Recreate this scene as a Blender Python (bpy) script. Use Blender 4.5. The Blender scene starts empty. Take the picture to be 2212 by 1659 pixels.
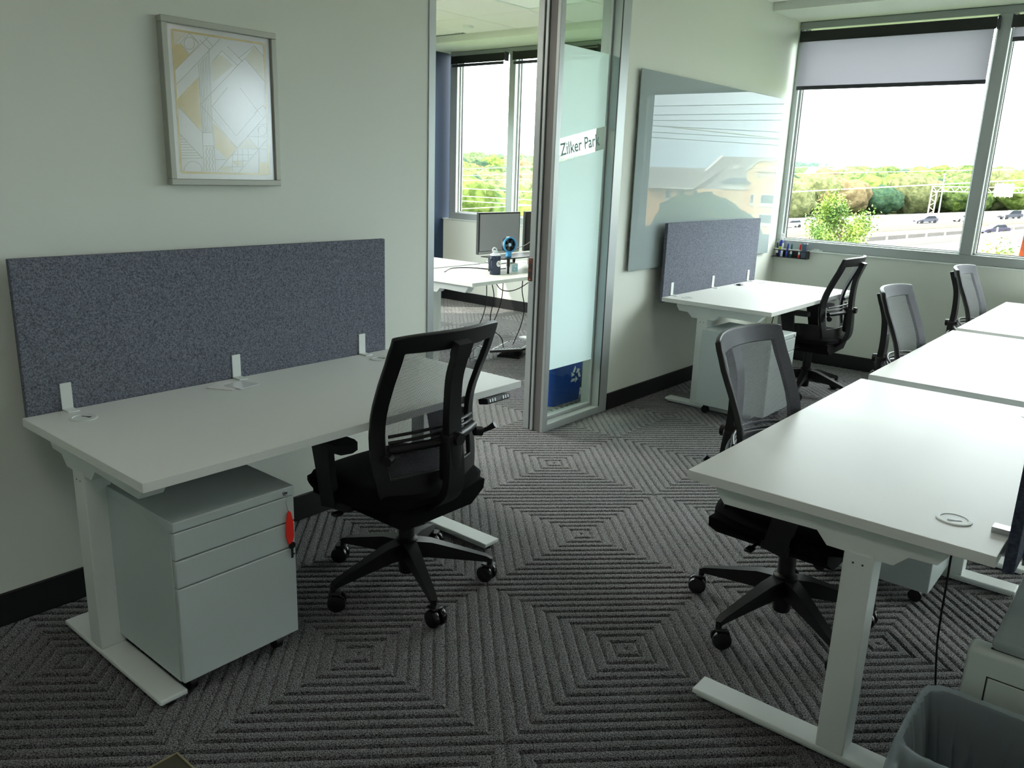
import bpy, bmesh, math, random
from mathutils import Vector, Matrix, noise
S = bpy.context.scene
C = S.collection
PI = math.pi
random.seed(7)

# ---------------------------------------------------------------- camera
CAMP = Vector((2.8601, -1.3117, 1.5534))
rv = Vector((0.76559985, 0.64242647, 0.0338392)); uv_ = Vector((-0.18960199, 0.17506479, 0.96612805)); fv = Vector((-0.61474218, 0.74608347, -0.25583491))
cd = bpy.data.cameras.new('camera'); cam = bpy.data.objects.new('camera', cd); C.objects.link(cam)
m = Matrix((( rv.x, uv_.x, -fv.x, CAMP.x), (rv.y, uv_.y, -fv.y, CAMP.y), (rv.z, uv_.z, -fv.z, CAMP.z), (0, 0, 0, 1)))
cam.matrix_world = m
cd.sensor_fit = 'HORIZONTAL'; cd.sensor_width = 36.0; cd.lens = 36.0*1755.17/2212.0
cd.clip_start = 0.05; cd.clip_end = 4000
S.camera = cam

# ---------------------------------------------------------------- view, world, sun
S.view_settings.view_transform = 'Standard'; S.view_settings.look = 'None'
S.view_settings.gamma = 1.0; S.view_settings.use_curve_mapping = False
S.view_settings.exposure = 1.93
S.cycles.max_bounces = 10; S.cycles.diffuse_bounces = 6; S.cycles.transparent_max_bounces = 24
S.cycles.sample_clamp_indirect = 6.0
w = bpy.data.worlds.new('world'); S.world = w; w.use_nodes = True
nt = w.node_tree; nt.nodes.clear()
o_ = nt.nodes.new('ShaderNodeOutputWorld'); bg = nt.nodes.new('ShaderNodeBackground')
tc = nt.nodes.new('ShaderNodeTexCoord'); sp = nt.nodes.new('ShaderNodeSeparateXYZ'); cr = nt.nodes.new('ShaderNodeValToRGB')
nt.links.new(tc.outputs['Generated'], sp.inputs[0]); nt.links.new(sp.outputs['Z'], cr.inputs['Fac'])
cr.color_ramp.elements[0].position = 0.0; cr.color_ramp.elements[0].color = (0.46, 0.56, 0.63, 1)
cr.color_ramp.elements[1].position = 0.5; cr.color_ramp.elements[1].color = (0.97, 1.0, 1.0, 1)
e = cr.color_ramp.elements.new(0.14); e.color = (0.72, 0.79, 0.83, 1)
nt.links.new(cr.outputs[0], bg.inputs['Color']); bg.inputs['Strength'].default_value = 3.3
nt.links.new(bg.outputs[0], o_.inputs[0])
sd = bpy.data.lights.new('sun', 'SUN'); sd.energy = 2.1; sd.angle = 0.012; sd.color = (1.0, 0.93, 0.80)
sun = bpy.data.objects.new('sun', sd); C.objects.link(sun)
sun.rotation_euler = Vector((0.60, 0.62, -1.0)).to_track_quat('-Z', 'Y').to_euler(); sun.location = (-20, -20, 40)

# ---------------------------------------------------------------- materials
def lin(c):
    return tuple((x/255/12.92 if x/255 <= 0.04045 else ((x/255+0.055)/1.055)**2.4) for x in c)
def mat(name, col, rough=0.5, metal=0.0, spec=0.5, noise_=None, bump=None, coat=0.0, emit=None, rnd=None):
    """col in sRGB 0-255. noise_=(scale, amount, colour2)  bump=(scale, strength, distance)"""
    M = bpy.data.materials.new(name); M.use_nodes = True
    n = M.node_tree.nodes; l = M.node_tree.links; b = n['Principled BSDF']
    c = lin(col)
    b.inputs['Base Color'].default_value = (*c, 1); b.inputs['Roughness'].default_value = rough
    b.inputs['Metallic'].default_value = metal; b.inputs['Specular IOR Level'].default_value = spec
    if coat: b.inputs['Coat Weight'].default_value = coat; b.inputs['Coat Roughness'].default_value = 0.1
    t = n.new('ShaderNodeTexCoord')
    src = None
    if noise_:
        sc, am, c2 = noise_
        nz = n.new('ShaderNodeTexNoise'); nz.inputs['Scale'].default_value = sc; nz.inputs['Detail'].default_value = 4
        l.new(t.outputs['Object'], nz.inputs['Vector'])
        rp = n.new('ShaderNodeValToRGB'); rp.color_ramp.elements[0].position = 0.5-am; rp.color_ramp.elements[1].position = 0.5+am
        rp.color_ramp.elements[0].color = (*c, 1); rp.color_ramp.elements[1].color = (*lin(c2), 1)
        l.new(nz.outputs['Fac'], rp.inputs['Fac']); src = rp.outputs[0]; l.new(src, b.inputs['Base Color'])
    if rnd:
        oi = n.new('ShaderNodeObjectInfo'); hs = n.new('ShaderNodeHueSaturation'); mr = n.new('ShaderNodeMapRange')
        mr.inputs['To Min'].default_value = 1-rnd; mr.inputs['To Max'].default_value = 1+rnd
        l.new(oi.outputs['Random'], mr.inputs['Value']); l.new(mr.outputs[0], hs.inputs['Value'])
        if src: l.new(src, hs.inputs['Color'])
        else: hs.inputs['Color'].default_value = (*c, 1)
        l.new(hs.outputs[0], b.inputs['Base Color'])
    if bump:
        sc, st, di = bump
        nb = n.new('ShaderNodeTexNoise'); nb.inputs['Scale'].default_value = sc; nb.inputs['Detail'].default_value = 3
        l.new(t.outputs['Object'], nb.inputs['Vector'])
        bp = n.new('ShaderNodeBump'); bp.inputs['Strength'].default_value = st; bp.inputs['Distance'].default_value = di
        l.new(nb.outputs['Fac'], bp.inputs['Height']); l.new(bp.outputs[0], b.inputs['Normal'])
    if emit:
        b.inputs['Emission Color'].default_value = (*lin(emit[0]), 1); b.inputs['Emission Strength'].default_value = emit[1]
    return M
def glass(name, tint=(235, 245, 240), refl=1.0, ior=1.45, tr=1.0, rough=0.0):
    M = bpy.data.materials.new(name); M.use_nodes = True; n = M.node_tree.nodes; l = M.node_tree.links; n.clear()
    out = n.new('ShaderNodeOutputMaterial'); mx = n.new('ShaderNodeMixShader'); t = n.new('ShaderNodeBsdfTransparent'); g = n.new('ShaderNodeBsdfGlossy')
    fr = n.new('ShaderNodeFresnel'); fr.inputs['IOR'].default_value = ior; g.inputs['Roughness'].default_value = rough
    ml = n.new('ShaderNodeMath'); ml.operation = 'MULTIPLY'; ml.inputs[1].default_value = refl
    t.inputs['Color'].default_value = (*[x*tr for x in lin(tint)], 1)
    # the same reflectance on both faces of the pane
    ge = n.new('ShaderNodeNewGeometry'); io = n.new('ShaderNodeMath'); io.operation = 'MULTIPLY_ADD'; io.inputs[1].default_value = 1/ior-ior; io.inputs[2].default_value = ior
    l.new(ge.outputs['Backfacing'], io.inputs[0]); l.new(io.outputs[0], fr.inputs['IOR'])
    l.new(fr.outputs[0], ml.inputs[0]); l.new(ml.outputs[0], mx.inputs[0]); l.new(t.outputs[0], mx.inputs[1]); l.new(g.outputs[0], mx.inputs[2]); l.new(mx.outputs[0], out.inputs[0])
    return M
def sheer(name, dcol, tfac, rough=0.8, tint=(255, 255, 255), translucent=0.5):
    """cloth or film: part see-through, part diffuse and translucent"""
    M = bpy.data.materials.new(name); M.use_nodes = True; n = M.node_tree.nodes; l = M.node_tree.links; n.clear()
    out = n.new('ShaderNodeOutputMaterial'); mx = n.new('ShaderNodeMixShader'); t = n.new('ShaderNodeBsdfTransparent'); t.inputs[0].default_value = (*lin(tint), 1)
    d = n.new('ShaderNodeBsdfDiffuse'); tl = n.new('ShaderNodeBsdfTranslucent'); m2 = n.new('ShaderNodeMixShader')
    d.inputs[0].default_value = (*lin(dcol), 1); tl.inputs[0].default_value = (*lin(dcol), 1); m2.inputs[0].default_value = translucent
    l.new(d.outputs[0], m2.inputs[1]); l.new(tl.outputs[0], m2.inputs[2]); mx.inputs[0].default_value = tfac
    l.new(m2.outputs[0], mx.inputs[1]); l.new(t.outputs[0], mx.inputs[2]); l.new(mx.outputs[0], out.inputs[0])
    return M

M_wall = mat('wall_paint', (224, 229, 220), 0.75, bump=(180, 0.06, 0.002))
M_dkblue = mat('dark_blue_paint', (20, 46, 76), 0.6)
M_ceil = mat('ceiling_tile_white', (236, 233, 236), 0.9, bump=(300, 0.1, 0.002))
M_grid = mat('ceiling_grid_white', (205, 205, 198), 0.6)
M_base = mat('black_baseboard', (17, 18, 20), 0.55)
M_alu = mat('anodised_frame', (172, 178, 178), 0.38, 0.35)
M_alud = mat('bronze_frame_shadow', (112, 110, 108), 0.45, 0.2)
M_gask = mat('black_gasket', (18, 20, 22), 0.5)
M_desk = mat('white_laminate', (229, 232, 229), 0.42, spec=0.32, bump=(260, 0.03, 0.0006))
M_white = mat('white_powder_coat', (222, 228, 226), 0.45, bump=(500, 0.03, 0.0004))
M_edge = mat('laminate_edge', (205, 210, 202), 0.5)
M_felt = mat('blue_grey_felt', (76, 80, 90), 0.95, spec=0.1, noise_=(210, 0.16, (130, 134, 146)), bump=(400, 0.3, 0.001))
M_feltd = mat('dark_felt_edge', (40, 42, 50), 0.95, spec=0.1)
M_blk = mat('black_plastic', (12, 13, 15), 0.42, bump=(700, 0.05, 0.0004))
M_blk2 = mat('dark_grey_plastic', (46, 47, 54), 0.4)
M_seat = mat('black_seat_fabric', (9, 9, 11), 0.95, spec=0.15, bump=(900, 0.3, 0.001))
M_chrome = mat('polished_metal', (190, 192, 196), 0.16, 1.0)
M_wheel = mat('wheel_rubber', (22, 22, 25), 0.25)
M_steel = mat('grey_pedestal_steel', (196, 206, 206), 0.42, 0.1, bump=(420, 0.05, 0.0004))
M_pframe = mat('silver_wood_frame', (170, 172, 162), 0.4, 0.2)
M_paper = mat('matt_paper', (238, 238, 238), 0.8)
M_gold = mat('gold_ink', (196, 172, 92), 0.45, 0.35)
M_pale = mat('pale_gold_ink', (218, 212, 186), 0.5, 0.1)
M_inkl = mat('grey_gold_ink', (168, 164, 140), 0.5)
M_red = mat('red_plastic', (244, 48, 38), 0.35)
M_blue = mat('recycling_blue', (20, 72, 168), 0.4)
M_pgls = glass('picture_glass', (252, 252, 252), 2.2, 1.5, rough=0.16)
M_glass = glass('window_glass', (250, 253, 251), 0.6, 1.4)
M_pane = glass('partition_glass', (236, 246, 240), 1.0, 1.45)
M_film = sheer('frosted_film', (240, 247, 252), 0.12, tint=(240, 250, 248), translucent=0.62)
M_letter = sheer('letter_film', (150, 176, 170), 0.02, translucent=0.12)
M_shade = sheer('roller_shade_mesh', (156, 154, 160), 0.07, translucent=0.8)
M_wbg = None

def carpet_mat():
    M = bpy.data.materials.new('charcoal_carpet'); M.use_nodes = True; n = M.node_tree.nodes; l = M.node_tree.links; b = n['Principled BSDF']
    b.inputs['Roughness'].default_value = 1.0; b.inputs['Specular IOR Level'].default_value = 0.05; b.inputs['Sheen Weight'].default_value = 0.28; b.inputs['Sheen Roughness'].default_value = 0.6
    t = n.new('ShaderNodeTexCoord'); g = n.new('ShaderNodeNewGeometry')
    a = n.new('ShaderNodeTexNoise'); a.inputs['Scale'].default_value = 260; a.inputs['Detail'].default_value = 2
    c = n.new('ShaderNodeTexNoise'); c.inputs['Scale'].default_value = 5.0; c.inputs['Detail'].default_value = 3
    l.new(g.outputs['Position'], a.inputs['Vector']); l.new(g.outputs['Position'], c.inputs['Vector'])
    r = n.new('ShaderNodeValToRGB'); r.color_ramp.elements[0].position = 0.36; r.color_ramp.elements[1].position = 0.66
    r.color_ramp.elements[0].color = (*lin((26, 27, 30)), 1); r.color_ramp.elements[1].color = (*lin((100, 100, 103)), 1)
    l.new(a.outputs['Fac'], r.inputs['Fac'])
    mx = n.new('ShaderNodeMix'); mx.data_type = 'RGBA'; mx.blend_type = 'MULTIPLY'; mx.inputs[0].default_value = 1.0
    r2 = n.new('ShaderNodeValToRGB'); r2.color_ramp.elements[0].position = 0.35; r2.color_ramp.elements[1].position = 0.65
    r2.color_ramp.elements[0].color = (0.78, 0.84, 0.80, 1); r2.color_ramp.elements[1].color = (1.0, 0.97, 1.0, 1)
    l.new(c.outputs['Fac'], r2.inputs['Fac']); l.new(r.outputs[0], mx.inputs[6]); l.new(r2.outputs[0], mx.inputs[7])
    l.new(mx.outputs[2], b.inputs['Base Color'])
    mr = n.new('ShaderNodeMapRange'); mr.inputs['From Min'].default_value = 0.38; mr.inputs['From Max'].default_value = 0.62; mr.inputs['To Min'].default_value = 0.08; mr.inputs['To Max'].default_value = 0.85
    l.new(a.outputs['Fac'], mr.inputs['Value']); l.new(mr.outputs[0], b.inputs['Sheen Weight'])
    bp = n.new('ShaderNodeBump'); bp.inputs['Strength'].default_value = 0.9; bp.inputs['Distance'].default_value = 0.004
    l.new(a.outputs['Fac'], bp.inputs['Height']); l.new(bp.outputs[0], b.inputs['Normal'])
    return M
M_carpet = carpet_mat()

def mesh_weave():
    """open chair-back weave: tiny holes on a 3 mm grid"""
    M = bpy.data.materials.new('open_weave'); M.use_nodes = True; n = M.node_tree.nodes; l = M.node_tree.links
    b = n['Principled BSDF']; out = n['Material Output']
    b.inputs['Base Color'].default_value = (*lin((92, 92, 102)), 1); b.inputs['Roughness'].default_value = 0.7
    t = n.new('ShaderNodeTexCoord'); s = n.new('ShaderNodeSeparateXYZ'); l.new(t.outputs['Object'], s.inputs[0])
    def mth(op, a, v=None):
        q = n.new('ShaderNodeMath'); q.operation = op; l.new(a, q.inputs[0])
        if v is not None:
            if hasattr(v, 'is_output'): l.new(v, q.inputs[1])
            else: q.inputs[1].default_value = v
        return q.outputs[0]
    k = 2*PI/0.0042
    sx = mth('SINE', mth('MULTIPLY', s.outputs['X'], k)); sz = mth('SINE', mth('MULTIPLY', s.outputs['Z'], k))
    p = mth('ADD', mth('MULTIPLY', sx, 0.5), mth('MULTIPLY', sz, 0.5))
    h = mth('GREATER_THAN', p, -0.08)
    f = mth('MULTIPLY', h, 0.92)
    tr = n.new('ShaderNodeBsdfTransparent'); mx = n.new('ShaderNodeMixShader')
    l.new(f, mx.inputs[0]); l.new(b.outputs[0], mx.inputs[1]); l.new(tr.outputs[0], mx.inputs[2]); l.new(mx.outputs[0], out.inputs[0])
    return M
M_weave = mesh_weave()

# ---------------------------------------------------------------- mesh helpers
def BM(): return bmesh.new()
def obj(name, bm, mt, parent=None, smooth=False, loc=None):
    if isinstance(bm, bpy.types.Mesh): me = bm
    else:
        bmesh.ops.recalc_face_normals(bm, faces=bm.faces)
        me = bpy.data.meshes.new(name); bm.to_mesh(me); bm.free()
        if smooth:
            me.polygons.foreach_set('use_smooth', [True]*len(me.polygons))
            try: me.set_sharp_from_angle(angle=math.radians(40))
            except Exception: pass
        if mt: me.materials.append(mt)
    o = bpy.data.objects.new(name, me); C.objects.link(o)
    if parent: o.parent = parent
    if loc: o.location = loc
    return o
def tag(o, label=None, cat=None, group=None, kind=None):
    if label: o['label'] = label
    if cat: o['category'] = cat
    if group: o['group'] = group
    if kind: o['kind'] = kind
    return o
def thing(name, label, cat, loc=(0, 0, 0), rz=0.0, group=None):
    o = bpy.data.objects.new(name, None); o.empty_display_size = 0.1; C.objects.link(o); o.location = loc; o.rotation_euler = (0, 0, rz)
    return tag(o, label, cat, group)
def struct(name, bm, mt, parent=None, smooth=False):
    o = obj(name, bm, mt, parent, smooth)
    if not parent: o['kind'] = 'structure'
    return o
def dup(o, loc, rz=None, label=None, parent=None):
    c = o.copy(); C.objects.link(c)
    if parent: c.parent = parent
    else:
        c.location = loc
        if rz is not None: c.rotation_euler = (0, 0, rz)
    if label: c['label'] = label
    for ch in list(o.children): dup(ch, None, parent=c)
    return c
def box(bm, x0, x1, y0, y1, z0, z1, bev=0.0, M=None, seg=1):
    r = bmesh.ops.create_cube(bm, size=1.0)
    vs = r['verts']
    for v in vs:
        v.co = Vector(((x0+x1)/2+v.co.x*(x1-x0), (y0+y1)/2+v.co.y*(y1-y0), (z0+z1)/2+v.co.z*(z1-z0)))
    if bev > 0:
        es = list({e for v in vs for e in v.link_edges})
        r2 = bmesh.ops.bevel(bm, geom=es, offset=bev, segments=seg, affect='EDGES', profile=0.5)
        vs = list({v for f in r2['faces'] for v in f.verts} | {v for v in vs if v.is_valid})
    if M:
        for v in vs: v.co = M @ v.co
    return vs
def prism(bm, poly, axis, a0, a1, M=None):
    """extrude a 2D polygon along axis: poly gives the other two coordinates in order"""
    def P(p, a):
        if axis == 'x': v = Vector((a, p[0], p[1]))
        elif axis == 'y': v = Vector((p[0], a, p[1]))
        else: v = Vector((p[0], p[1], a))
        return M @ v if M else v
    A = [bm.verts.new(P(p, a0)) for p in poly]; B = [bm.verts.new(P(p, a1)) for p in poly]
    bm.faces.new(A); bm.faces.new(B[::-1]); n = len(poly)
    for i in range(n): bm.faces.new((A[i], B[i], B[(i+1) % n], A[(i+1) % n]))
    return A+B
def tube(bm, pts, r, seg=8, caps=True, closed=False):
    pts = [Vector(p) for p in pts]; n = len(pts)
    rr = r if isinstance(r, (list, tuple)) else [r]*n
    rings = []; up = None
    for i, p in enumerate(pts):
        if closed: t = (pts[(i+1) % n]-pts[i-1]).normalized()
        else: t = (pts[min(i+1, n-1)]-pts[max(i-1, 0)]).normalized()
        if up is None:
            up = Vector((0, 0, 1)) if abs(t.z) < 0.9 else Vector((1, 0, 0))
        up = (up-t*up.dot(t)).normalized(); s = t.cross(up)
        rings.append([bm.verts.new(p+(up*math.cos(2*PI*k/seg)+s*math.sin(2*PI*k/seg))*rr[i]) for k in range(seg)])
    m_ = n if closed else n-1
    for i in range(m_):
        a = rings[i]; b = rings[(i+1) % n]
        for k in range(seg): bm.faces.new((a[k], a[(k+1) % seg], b[(k+1) % seg], b[k]))
    if caps and not closed: bm.faces.new(rings[0][::-1]); bm.faces.new(rings[-1])
def bar(bm, pts, wz, up=(0, 0, 1)):
    """rectangular bar through pts; wz = list of (half width, half height)"""
    pts = [Vector(p) for p in pts]; n = len(pts); rings = []
    wz = wz if isinstance(wz, list) else [wz]*n
    for i, p in enumerate(pts):
        t = (pts[min(i+1, n-1)]-pts[max(i-1, 0)]).normalized(); s = t.cross(Vector(up)).normalized(); u = s.cross(t).normalized()
        a, b = wz[i]
        rings.append([bm.verts.new(p+s*a*i1+u*b*i2) for i1, i2 in ((-1, -1), (1, -1), (1, 1), (-1, 1))])
    for i in range(n-1):
        for k in range(4): bm.faces.new((rings[i][k], rings[i][(k+1) % 4], rings[i+1][(k+1) % 4], rings[i+1][k]))
    bm.faces.new(rings[0][::-1]); bm.faces.new(rings[-1])
def bevall(bm, off, seg=2, ang=30):
    es = [e for e in bm.edges if len(e.link_faces) == 2 and e.calc_face_angle(0) > math.radians(ang)]
    bmesh.ops.bevel(bm, geom=es, offset=off, segments=seg, affect='EDGES', profile=0.5)
def lathe(bm, prof, c=(0, 0, 0), seg=24, M=None, loop=False):
    rings = []
    for r, z in prof:
        ring = []
        for k in range(seg):
            v = Vector((max(r, 1e-5)*math.cos(2*PI*k/seg), max(r, 1e-5)*math.sin(2*PI*k/seg), z))
            if M: v = M @ v
            ring.append(bm.verts.new(v+Vector(c)))
        rings.append(ring)
    for i in range(len(rings)-1):
        for k in range(seg): bm.faces.new((rings[i][k], rings[i][(k+1) % seg], rings[i+1][(k+1) % seg], rings[i+1][k]))
    if loop:
        for k in range(seg): bm.faces.new((rings[-1][k], rings[-1][(k+1) % seg], rings[0][(k+1) % seg], rings[0][k]))
        return
    if prof[0][0] > 1e-4: bm.faces.new(rings[0][::-1])
    if prof[-1][0] > 1e-4: bm.faces.new(rings[-1])
def sweepcurve(pts, n=8):
    """Catmull-Rom through pts"""
    P = [Vector(p) for p in pts]; P = [P[0]*2-P[1]]+P+[P[-1]*2-P[-2]]; out = []
    for i in range(1, len(P)-2):
        for k in range(n):
            t = k/n; a, b, c, d = P[i-1:i+3]
            out.append(0.5*((2*b)+(c-a)*t+(2*a-5*b+4*c-d)*t*t+(-a+3*b-3*c+d)*t**3))
    out.append(P[-2]); return out
def text_mesh(name, s, size, mt, depth=0.001, bold=0.0):
    cu = bpy.data.curves.new(name, 'FONT'); cu.body = s; cu.size = size; cu.extrude = depth; cu.align_x = 'CENTER'; cu.align_y = 'CENTER'; cu.resolution_u = 3; cu.offset = bold
    to = bpy.data.objects.new(name, cu); C.objects.link(to)
    dg = bpy.context.evaluated_depsgraph_get(); me = bpy.data.meshes.new_from_object(to.evaluated_get(dg)); bpy.data.objects.remove(to); bpy.data.curves.remove(cu)
    me.materials.clear(); me.materials.append(mt); me.name = name
    return me
# ================================================================ ROOM SHELL
YW = 5.74; ZC = 2.86
# floor slab and carpet tiles
bm = BM(); box(bm, -4.3, 9.0, -4.0, YW, -0.20, -0.012)
floor = struct('floor', bm, mat('floor_slab', (50, 50, 52), 0.95))
def carpet_tile_bm():
    bm = BM(); a = 0.4465; nr = 11; wd = a/nr
    prof = [(0.0, -0.0075), (0.10, -0.004), (0.22, -0.0008), (0.5, 0.0), (0.78, -0.0008), (0.90, -0.004)]
    lv = [(k*wd+t*wd, z) for k in range(nr) for t, z in prof]+[(a, -0.0075)]
    c = bm.verts.new((0, 0, -0.0075)); prev = None
    for d, z in lv[1:]:
        ring = [bm.verts.new((sx*d, sy*d, z)) for sx, sy in ((-1, -1), (1, -1), (1, 1), (-1, 1))]
        for k in range(4):
            if prev is None: bm.faces.new((c, ring[k], ring[(k+1) % 4]))
            else: bm.faces.new((prev[k], ring[k], ring[(k+1) % 4], prev[(k+1) % 4]))
        prev = ring
    return bm
tb = carpet_tile_bm()
tile_me = bpy.data.meshes.new('carpet_tile'); tb2 = tb; tb2.to_mesh(tile_me); tile_me.materials.append(M_carpet)
PT = 0.893; U0 = 0.850; V0 = 0.570
X0, X1, Y0, Y1 = -4.1, 8.9, -3.9, YW
hc = PT/2*math.sqrt(2)
for i in range(-9, 14):
    for j in range(-12, 14):
        u = U0+i*PT; v = V0+j*PT; cx = (u+v)/math.sqrt(2); cy = (u-v)/math.sqrt(2)
        if cx < X0-hc or cx > X1+hc or cy < Y0-hc or cy > Y1+hc: continue
        M4 = Matrix.Translation((cx, cy, 0)) @ Matrix.Rotation(PI/4, 4, 'Z')
        if X0+hc <= cx <= X1-hc and Y0+hc <= cy <= Y1-hc:
            o = obj('carpet_tile', tile_me, None, floor); o.matrix_local = M4
        else:
            b2 = tb.copy(); b2.transform(M4)
            for co, no in (((X0, 0, 0), (-1, 0, 0)), ((X1, 0, 0), (1, 0, 0)), ((0, Y0, 0), (0, -1, 0)), ((0, Y1, 0), (0, 1, 0))):
                bmesh.ops.bisect_plane(b2, geom=b2.verts[:]+b2.edges[:]+b2.faces[:], plane_co=co, plane_no=no, clear_outer=True)
            if not b2.faces: b2.free(); continue
            me = bpy.data.meshes.new('carpet_tile'); b2.to_mesh(me); b2.free(); me.materials.append(M_carpet)
            obj('carpet_tile', me, None, floor)
tb.free()
# ceiling: slab, tiles with recessed joints
bm = BM(); box(bm, -4.3, 9.15, -4.15, YW+0.15, ZC+0.012, ZC+0.25)
ceiling = struct('ceiling', bm, M_grid)
bm = BM(); box(bm, -0.334, 0.334, -0.334, 0.334, ZC-0.004, ZC+0.014, 0.003); ct = bpy.data.meshes.new('ceiling_tile'); bm.to_mesh(ct); bm.free(); ct.materials.append(M_ceil)
LIGHTS = [(3, 1), (8, 3), (13, 3), (18, 3), (8, 9), (13, 9), (2, 4), (2, 8)]
for i in range(-1, 21):
    for j in range(0, 14):
        x = -3.56+i*0.68; y = 4.80-j*0.68
        if x > 8.9 or (i == -1): continue
        if -0.42 < x < 0.2 and False: continue
        if (i, j) in LIGHTS: continue
        o = obj('ceiling_tile', ct, None, ceiling, loc=(x, y, 0))
bm = BM(); box(bm, -4.1, 9.0, 5.17, YW+0.02, 2.80, ZC+0.02); struct('soffit', bm, M_wall)
# walls
def wall(name, *bxs, m=M_wall):
    bm = BM()
    for b in bxs: box(bm, *b)
    return struct(name, bm, m)
wall('wall_left', (-0.14, 0, -4.0, 1.475, 0, 2.87))
wall('wall_left', (-0.14, 0, 3.157, YW, 0, 2.87))
wall('wall_left', (-0.14, 0, 1.475, 3.157, 2.70, 2.87))
wall('wall_back', (-4.1, 9.0, YW, YW+0.16, -0.2, 0.955), (-4.1, 9.0, YW, YW+0.16, 2.80, 3.1), (-1.90, 0.0, YW, YW+0.16, 0.955, 2.80))
wall('wall_right', (9.0, 9.15, -4.15, YW+0.16, -0.2, 2.87))
wall('wall_front', (-4.3, 9.15, -4.15, -4.0, -0.2, 2.87))
wall('wall_far', (-4.25, -4.1, 4.85, YW+0.16, -0.2, 2.87), (-4.25, -4.1, -4.0, 0.4, -0.2, 2.87), (-4.25, -4.1, 3.2, 4.05, -0.2, 2.87), (-4.25, -4.1, 0.4, 3.2, -0.2, 0.6), (-4.25, -4.1, 0.4, 3.2, 2.4, 2.87), (-4.25, -4.1, 4.05, 4.85, -0.2, 0.6), (-4.25, -4.1, 4.05, 4.85, 2.2, 2.87), m=M_dkblue)
# baseboards
bm = BM(); box(bm, 0.0, 0.012, -4.0, 1.475, 0, 0.117, 0.003); struct('baseboard_left', bm, M_base)
bm = BM(); box(bm, 0.0, 0.012, 3.157, YW, 0, 0.117, 0.003); struct('baseboard_left', bm, M_base)
bm = BM(); box(bm, 0.012, 9.0, YW-0.012, YW, 0, 0.117, 0.003); struct('baseboard_back', bm, M_base)
bm = BM(); box(bm, -4.1, -0.14, YW-0.012, YW, 0, 0.115, 0.003); struct('baseboard_back', bm, M_base)
bm = BM(); box(bm, -0.152, -0.14, 3.157, YW-0.012, 0, 0.115, 0.003); struct('baseboard_far', bm, M_base)
# window ledge
bm = BM(); box(bm, 0.0, 9.0, YW-0.018, YW+0.03, 0.950, 0.962, 0.002); struct('trim_1', bm, M_white)
bm = BM(); box(bm, -4.1, -1.90, YW-0.018, YW+0.03, 0.950, 0.962, 0.002); struct('trim_2', bm, M_white)

# windows: frame members, glass panes
def window(name, xs, jl, jr, mw=0.085, z0=0.962, z1=2.80, nm=1):
    """xs = centres of the mullions between x-left and x-right"""
    root = bpy.data.objects.new(name, None); C.objects.link(root); root['kind'] = 'structure'
    x0, x1 = xs[0], xs[-1]
    def fr(nm_, *b, bev=0.003, m=M_alu):
        bm = BM(); box(bm, *b, bev); return obj(nm_, bm, m, root)
    yo, yi = YW+0.12, YW+0.004
    fr('window_rail', x0, x1, yi, yo, z0, 1.035); fr('window_rail', x0, x1, yi, yo, 2.745, z1)
    fr('jamb', x0, x0+jl, yi, yo, 1.035, 2.745); fr('jamb', x1-jr, x1, yi, yo, 1.035, 2.745)
    ed = [x0+jl]
    for xm in xs[1:-1]:
        fr('mullion', xm-mw/2, xm+mw/2, yi-0.012, yo, 1.035, 2.745); ed += [xm-mw/2, xm+mw/2]
    ed.append(x1-jr)
    for k in range(0, len(ed), 2):
        a, b = ed[k], ed[k+1]
        # bead with dark gasket lines
        bd = fr('bead', a, a+0.016, YW+0.05, YW+0.09, 1.035, 2.745, m=M_white); fr('bead', b-0.016, b, YW+0.05, YW+0.09, 1.035, 2.745, m=M_white)
        fr('bead', a, b, YW+0.05, YW+0.09, 1.035, 1.048, m=M_white)
        fr('gasket', a+0.016, a+0.021, YW+0.07, YW+0.085, 1.048, 2.745, bev=0, m=M_gask); fr('gasket', b-0.021, b-0.016, YW+0.07, YW+0.085, 1.048, 2.745, bev=0, m=M_gask)
        fr('gasket', a+0.016, b-0.016, YW+0.07, YW+0.085, 1.048, 1.053, bev=0, m=M_gask)
        bm = BM(); box(bm, a+0.01, b-0.01, YW+0.076, YW+0.080, 1.04, 2.745); obj('window_pane', bm, M_glass, root)
    return root
window('window_1', [0.0, 1.502, 3.02, 4.54, 6.06, 7.58, 9.0], 0.040, 0.04)
window('window_2', [-4.02, -3.09, -2.56, -1.90], 0.11, 0.045)
wf = bpy.data.objects.new('window_unseen', None); C.objects.link(wf); wf['kind'] = 'structure'
for (a, b, z1_) in ((4.05, 4.85, 2.2), (0.4, 3.2, 2.4)):  # sun-patch window, then a long unseen one added for more sky light
    for bb in ((a, a+0.04, 0.6, z1_), (b-0.04, b, 0.6, z1_), (a+0.04, b-0.04, 0.6, 0.64), (a+0.04, b-0.04, z1_-0.04, z1_)):
        bm = BM(); box(bm, -4.24, -4.11, *bb, 0.002); obj('window_rail', bm, M_alu, wf)
    bm = BM(); box(bm, -4.20, -4.196, a+0.04, b-0.04, 0.64, z1_-0.04); obj('window_pane', bm, M_glass, wf)
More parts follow.
